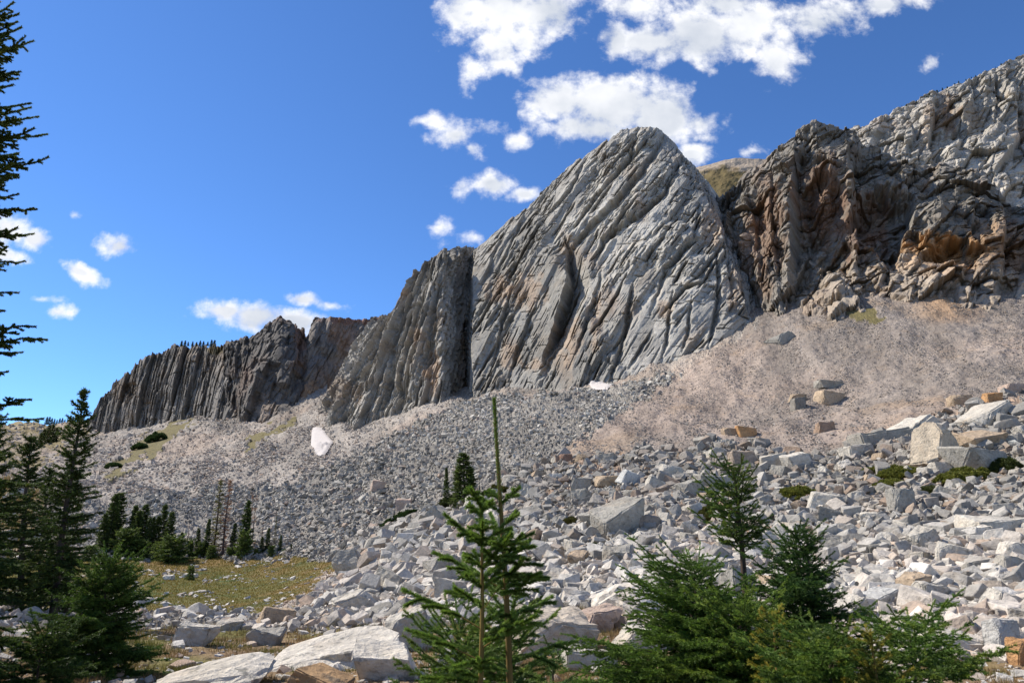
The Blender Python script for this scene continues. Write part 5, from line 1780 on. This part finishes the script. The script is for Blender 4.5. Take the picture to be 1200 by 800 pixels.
# --- left side
X, Y, Z = at_depth(110, 13.5)
m = conifer(top_h(112, 662, 13.5, Z), 1.15, 941, .14, 9, 330, .045, .014, start=.0, shape=.45, twig=.42, step=.11, third=True, up=.35, droop=.35, gaps=.03, fresh=.3, colour=np.array([.018, .042, .010]), tipc=np.array([.04, .085, .016]), irregular=.35)
plant_tree('fir_shrub', m, (X, Y, Z), 'dense dark bushy fir at the lower left in front of the meadow', 'fir')
X, Y, Z = at_depth(40, 11.5)
m = conifer(top_h(40, 742, 11.5, Z), .9, 943, .13, 8, 380, .04, .012, start=.0, shape=.4, twig=.42, step=.10, third=True, up=.35, droop=.3, gaps=.05, fresh=.25, colour=np.array([.014, .032, .009]), tipc=np.array([.035, .07, .014]), irregular=.4)
plant_tree('fir_shrub', m, (X, Y, Z), 'low fir at the bottom left corner', 'fir')
# big tree at the left edge, trunk outside the frame
X, Y, Z = at_depth(-200, 10.0)
m = conifer(11.2, 2.0, 951, .28, 9, 760, .040, .018, start=.06, shape=.55, twig=.50, step=.15, third=True, up=.12, droop=.30, gaps=.12, fresh=.25, colour=np.array([.018, .038, .012]), tipc=np.array([.05, .08, .015]), trunk_r=.15, irregular=.35)
plant_tree('fir_tree', m, (X, Y, Z), 'tall fir whose dark branches reach in along the left edge', 'fir tree', rz=1.9)
print('left tree', m[2])
LEFT = [
    (62, 27, 97, 455, 961, 1.35, .03, 'tallest dark fir with a pointed top standing clear of the left edge'),
    (22, 30, 36, 508, 962, 1.35, .0, 'dark fir between the left edge and the tallest pointed fir'),
    (44, 33, 58, 548, 963, 1.2, .0, 'shorter dark fir just left of the tallest pointed fir'),
    (76, 31, 80, 545, 964, 1.1, .0, 'short dark fir half hidden by the tallest pointed fir'),
    (-10, 26, -5, 480, 965, 1.5, .0, 'dark fir cut by the left edge of the frame behind the branches'),
]
for (pb, Yd, ptx, pty, sd2, w_, ln_, lab) in LEFT:
    X, Y, Z = at_depth(pb, Yd)
    Hh = top_h(ptx, pty, Yd, Z)
    Xt = float(unproj(ptx, pty, Yd)[0])
    m = conifer(Hh, w_, sd2, .26, 7, 120, .11, .04, start=.08, shape=.75, twig=.36, step=.20, up=.05, droop=.30, gaps=.12, fresh=.12, colour=np.array([.014, .030, .009]), tipc=np.array([.03, .05, .012]), trunk_r=.13, lean=((Xt - X) / Hh, 0), minlen=.10, irregular=.45, wood=(.07, .055, .045))
    plant_tree('fir_tree', m, (X, Y, Z), lab)
print('left firs', time.time() - T0)

# --- trees along the far edge of the meadow
FAR = []
for i in range(5):
    FAR.append(conifer(8.0, 1.15, 1000 + i, .30, 7, 40, .26, .10, start=.02, shape=.8, twig=.3, step=.35, up=.0, droop=.25, gaps=.12, fresh=.1, colour=np.array([.018, .036, .012]), minlen=.16, irregular=.45, wood=(.07, .055, .045)))
FBUSH = [conifer(3.2, 1.5, 1010 + i, .24, 8, 36, .22, .085, start=.0, shape=.4, twig=.4, step=.3, up=.3, droop=.2, gaps=.05, fresh=.3, colour=np.array([.022, .045, .013]), minlen=.2, irregular=.4) for i in range(3)]
THIN = [conifer(9.0, .75, 1020, .30, 5, 30, .20, .06, start=.08, shape=.7, twig=.25, step=.3, up=.0, droop=.3, gaps=.3, fresh=.1, colour=np.array([.045, .055, .022]), minlen=.1, irregular=.5, dead=.2),
        conifer(9.0, .60, 1021, .28, 5, 26, .18, .05, start=.08, shape=.55, twig=.3, step=.3, up=.0, droop=.4, gaps=.25, fresh=0, colour=np.array([.10, .07, .055]), minlen=.12, irregular=.5, dead=.45, wood=(.12, .09, .08)),
        conifer(8.0, .40, 1022, .36, 5, 20, .16, .05, start=.05, shape=.5, twig=.3, step=.3, up=.0, droop=.3, gaps=.4, fresh=0, colour=np.array([.10, .075, .06]), minlen=.1, irregular=.6, dead=.7, wood=(.13, .10, .09))]
EDGE = [
    # px, distance, top py, kind, variant, width factor, label
    (126, 120, 578, 'F', 0, .9, 'left one of the close pair of dark firs at the far side of the meadow'),
    (132, 122, 577, 'F', 1, 1.2, 'right one of the close pair of dark firs at the far side of the meadow'),
    (118, 118, 600, 'F', 2, 1.1, 'lower dark fir left of the close pair beyond the meadow'),
    (152, 121, 592, 'F', 3, .9, 'leftmost spire of the fir clump beyond the meadow'),
    (158, 120, 596, 'F', 4, 1.0, 'second spire of the fir clump beyond the meadow'),
    (164, 122, 590, 'F', 0, 1.0, 'third and broad spire of the fir clump beyond the meadow'),
    (171, 120, 606, 'F', 1, .8, 'short thin fir in the gap of the clump beyond the meadow'),
    (176, 121, 604, 'F', 2, .8, 'short narrow fir left of the tall thin one beyond the meadow'),
    (181, 122, 604, 'F', 3, .9, 'short fir touching the tall thin one beyond the meadow'),
    (188, 123, 589, 'F', 4, .75, 'tall thin fir in the middle of the row beyond the meadow'),
    (196, 121, 599, 'F', 0, 1.0, 'dark fir at the right end of the clump beyond the meadow'),
    (145, 117, 622, 'B', 0, 1.2, 'rounded bushy fir under the clump, first from the left'),
    (165, 118, 634, 'B', 1, 1.2, 'bushy fir under the three spires beyond the meadow'),
    (202, 114, 630, 'B', 2, 1.5, 'dark rounded bush at the meadow edge below the clump'),
    (186, 116, 636, 'B', 0, 1.1, 'bush left of the dark rounded bush at the meadow edge'),
    (218, 121, 612, 'D', 2, .6, 'small dead spike of a tree standing alone beyond the meadow'),
    (222, 119, 634, 'B', 1, .7, 'little bush beside the small dead spike'),
    (236, 119, 636, 'B', 2, 1.0, 'low bush between the dead spike and the tall sparse firs'),
    (250, 120, 561, 'D', 0, 1.2, 'tall sparse green fir beyond the meadow'),
    (261, 120, 561, 'D', 1, 1.2, 'tall reddish dying fir beside the sparse green one'),
    (286, 120, 585, 'F', 2, .8, 'green based fir beside the thin dead trunks'),
    (290, 121, 576, 'D', 2, 1.0, 'left one of the two thin dead trunks beyond the meadow'),
    (295, 122, 577, 'D', 2, .8, 'right one of the two thin dead trunks beyond the meadow'),
    (306, 121, 608, 'D', 2, .7, 'leaning dead stick of a tree right of the two thin trunks'),
    (321, 121, 604, 'D', 0, .5, 'small sparse fir near the right end of the tree row'),
    (247, 117, 640, 'B', 0, 1.0, 'low bush at the foot of the tall sparse fir'),
    (268, 117, 642, 'B', 1, 1.0, 'low bush at the foot of the tall reddish fir'),
    (285, 116, 625, 'B', 2, .8, 'bush at the foot of the two thin dead trunks'),
    (300, 117, 643, 'B', 0, .8, 'low bush below the leaning dead stick'),
    (318, 116, 640, 'B', 1, 1.1, 'green bush at the right end of the tree row'),
    (333, 116, 643, 'B', 2, .7, 'last small bush on the right of the tree row'),
    (104, 113, 640, 'B', 0, 1.4, 'bush at the left end of the tree row behind the tall pointed fir'),
    (306, 118, 628, 'F', 1, 1.1, 'small green fir just right of the thin dead trunks'),
    (313, 119, 618, 'F', 3, .8, 'slender fir between the dead stick and the small sparse fir'),
    (328, 118, 626, 'F', 0, .9, 'slender fir right of the small sparse fir'),
    (341, 117, 636, 'F', 2, 1.1, 'little fir at the right hand end of the whole tree row'),
    (210, 119, 622, 'F', 4, .9, 'short fir between the dark rounded bush and the dead spike'),
    (230, 120, 618, 'F', 1, .8, 'short fir just right of the small dead spike'),
    (241, 119, 608, 'F', 3, .7, 'slim fir touching the tall sparse fir from the left'),
    (272, 119, 612, 'F', 0, .8, 'slim fir right of the tall reddish dying fir'),
    (223, 92, 664, 'B', 1, .8, 'tiny dark bush behind the flat white stone in the meadow'),
]
for i, (px, Yd, pt, kd, var, wf, lab) in enumerate(EDGE):
    X, Y, Z = at_depth(px, Yd)
    Hh = top_h(px, pt, Yd, Z)
    base, ms = {'F': (8.0, FAR), 'B': (3.2, FBUSH), 'D': ((9.0, 9.0, 8.0)[var % 3], THIN)}[kd]
    s = Hh / base
    sw = s * wf * (1.25 if kd == 'F' else 1) if kd != 'B' else max(s * wf, .45 * wf)
    nm = {'F': 'fir_tree', 'B': 'fir_shrub', 'D': 'sparse_fir'}[kd]
    plant_tree(nm, ms[var], (X, Y, Z - .1), lab, {'F': 'fir tree', 'B': 'bush', 'D': 'fir tree'}[kd], rz=i * 1.3, scale=(sw, sw, s), group='trees and bushes along the far edge of the meadow')

# --- clump on the talus (540, 570) and other dark things high up
CL = [(543, 118, 530, 595, 'F', 0, 1.9, 'broad dark fir growing in the talus behind the saplings'), (536, 119, 545, 595, 'F', 1, 1.1, 'shorter fir on the left of the broad dark fir in the talus'), (522, 118, 548, 598, 'F', 3, .7, 'thin fir at the left of the dark clump in the talus'),
      (551, 119, 546, 590, 'F', 2, 1.2, 'shorter fir on the right of the broad dark fir in the talus'), (512, 117, 572, 600, 'D', 2, .6, 'small dead fir left of the dark clump in the talus'), (562, 119, 560, 590, 'D', 0, .5, 'sparse little fir right of the dark clump in the talus')]
for (px, _y, pt, pb, kd, var, wf, lab) in CL:
    P = gp(px, pb)
    s = top_h(px, pt, P[1], P[2]) / (8.0 if kd == 'F' else 9.0)
    plant_tree('fir_tree', (FAR if kd == 'F' else THIN)[var], P - np.array([0, 0, .1]), lab, 'fir tree', rz=px, scale=(s * wf, s * wf, s))
SKY = [(55, 497, 519), (50, 502, 520), (60, 496, 518), (64, 500, 518), (46, 506, 522)]
for i, (px, pt, pb) in enumerate(SKY):
    P = gp(px, pb)
    s = top_h(px, pt, P[1], P[2]) / 8.0
    plant_tree('fir_tree', FAR[i % 5], P - np.array([0, 0, .3]), ('tallest', 'far left', 'right hand', 'outermost right', 'lowest')[i] + ' fir of the small dark clump on the hillside at the far left', 'fir tree', rz=i, scale=(s * 1.4, s * 1.4, s), group='dark clump of firs on the far left hillside')
r = np.random.default_rng(5)
for i, px in enumerate(list(range(62, 106, 3))):
    P = unproj(px, 487, 612)
    z = gz(P[0], 605)
    s = r.uniform(.5, .95)
    plant_tree('fir_tree', FAR[i % 5], (P[0], 605, z - .3), 'tiny fir in the row on the skyline of the far left hill', 'fir tree', rz=i, scale=(s * 1.6, s * 1.6, s), group='tiny firs on the far left skyline')


def on_skyline(px, py, Y, h, i, lab, grp, name='fir_tree'):
    P = unproj(px, py, Y)
    s = h * Y / F / 8.0
    plant_tree(name, FAR[i % 5], P - np.array([0, 0, h * Y / F * .25]), lab, 'fir tree', rz=i, scale=(s * 1.9, s * 1.9, s), group=grp)


for i in range(10):
    px = 212 + i * 4.4 + r.uniform(-1, 1)
    on_skyline(px, 404, 458 + r.uniform(-2, 4), r.uniform(5, 9), i, 'tiny dark fir on top of the low ribbed far cliff', 'tiny firs on the low ribbed cliff')
SX, SY, SZ = [1040, 1060, 1090, 1120, 1150, 1175, 1200], [130, 121, 107, 96, 83, 73, 62], [340, 341, 342, 343, 345, 345, 346]
for i in range(44):
    px = 1042 + i * 3.8 + r.uniform(-3.5, 3.5)
    on_skyline(px, np.interp(px, SX, SY) + r.uniform(2, 6), np.interp(px, SX, SZ) + r.uniform(-1, 3), r.uniform(1.6, 4), i, 'tiny dark scrub fir on the rim of the pale upper right cliff', 'scrub firs on the pale cliff rim', 'scrub_fir')


# --- green mats
def mat_plant(name, px, py, w, h, label, colour, seed, cat='juniper mat', lumps=7):
    r = np.random.default_rng(seed)
    P0 = gp(px, py + h * .4)
    _, _, dd = proj(P0)
    Wm, Dm = w * float(dd) / F, max(h * float(dd) / F * 1.6, w * float(dd) / F * .35)
    Hm = h * float(dd) / F * .6
    nn = int(min(9000, 2600 + w * h * 3))
    q = r.uniform(-1, 1, (nn * 2, 2))
    sh = np.clip(.78 + .6 * fbm(q[:, 0] * 2.2 + seed, q[:, 1] * 2.2, seed, 4), .1, 1)
    q = q[(q ** 2).sum(1) < sh ** 2][:nn]
    rad = np.sqrt((q ** 2).sum(1))
    X = P0[0] + q[:, 0] * Wm / 2
    Y = P0[1] + q[:, 1] * Dm / 2 + Dm * .3
    Z = np.array([gz(a, b) for a, b in zip(X, Y)])
    hgt = Hm * (np.clip(1 - rad ** 2, 0, 1) ** .5) * (.55 + .6 * np.abs(fbm(q[:, 0] * 3.5, q[:, 1] * 3.5 + seed, seed + 3, 3))) + .02
    base = np.stack([X, Y, Z + hgt], -1)
    s_ = float(dd) * .0016 + .012
    d = r.normal(0, 1, (len(q), 3))
    d[:, 2] = np.abs(d[:, 2]) + .6
    d /= np.linalg.norm(d, axis=1, keepdims=True)
    e = np.cross(d, r.normal(0, 1, d.shape))
    e /= np.linalg.norm(e, axis=1, keepdims=True)
    e2 = np.cross(d, e)
    # little upright sprigs: three leaflets each, plus a low skirt
    Vs = []
    for k in range(3):
        th = r.uniform(0, 6.28, (len(q), 1))
        w_ = (e * np.cos(th) + e2 * np.sin(th))
        ax_ = d + w_ * .7
        side = np.cross(ax_, w_)
        side /= np.linalg.norm(side, axis=1, keepdims=True) + 1e-9
        Vs.append(np.stack([base - side * s_ * .9, base + side * s_ * .9, base + ax_ * s_ * 2.2], 1))
    V = np.concatenate(Vs).reshape(-1, 3)
    c = np.array(colour)[None] * r.uniform(.6, 1.4, (len(q), 1)) * (1 + .3 * fbm(q[:, 0] * 5, q[:, 1] * 5, seed, 2))[:, None]
    C = np.repeat(np.concatenate([c] * 3), 3, 0)
    V0 = P0.copy()
    me = mesh_from(name, V - V0, [np.arange(len(V)).reshape(-1, 3)], np.clip(C, .005, .6), M_NEEDLE)
    o = obj(name, me, label=label, category=cat)
    o.location = V0
    return o


for i, (px, py, w, h, c, lab) in enumerate(mats):
    mat_plant('juniper_mat' if c is not DG else 'scrub_mat', px, py, w, h, lab, c, 1200 + i)

# --- grass
r = np.random.default_rng(31)


def grass(name, mask, n, hh, bw, colA, colB, label, weight=None, px_h=None):
    P, rg, px, py = sample(mask, n, r, weight)
    h = hh * r.uniform(.5, 1.3, n) if px_h is None else px_h * rg / F * r.uniform(.5, 1.3, n)
    w_ = np.maximum(bw, rg / F * .7) * r.uniform(.6, 1.3, n)
    th = r.uniform(0, 6.28, n)
    s = np.stack([np.cos(th), np.sin(th), np.zeros(n)], -1) * w_[:, None] * .5
    tip = np.stack([r.normal(0, .35, n), r.normal(0, .35, n), np.ones(n)], -1) * h[:, None]
    V = np.stack([P - s, P + s, P + tip], 1).reshape(-1, 3)
    k = sm(-.3, .4, fbm(P[:, 0] * .5, P[:, 1] * .5, 71, 3))[:, None]
    c = (np.array(colA) * k + np.array(colB) * (1 - k)) * r.uniform(.7, 1.3, (n, 1))
    me = mesh_from(name, V, [np.arange(len(V)).reshape(-1, 3)], np.repeat(np.clip(c, .01, .7), 3, 0), M_GRASS)
    obj(name, me, kind='stuff', label=label)


tuft = sm(-.02, .28, vnoise(cellP[..., 0] * .9, cellP[..., 1] * .9, 201))
grass('grass', (cellREG == R_FORE) & (cpx > -60), 95000, .09, .006, (.13, .13, .03), (.26, .17, .08), 'yellow and reddish grass tufts between the near rocks', weight=tuft, px_h=7.0)
grass('grass', (cellREG == R_MEADOW), 60000, .15, .02, (.17, .15, .03), (.23, .165, .04), 'short yellow green grass of the meadow', px_h=1.5)
print('done', time.time() - T0, 'objects', len(bpy.data.objects))
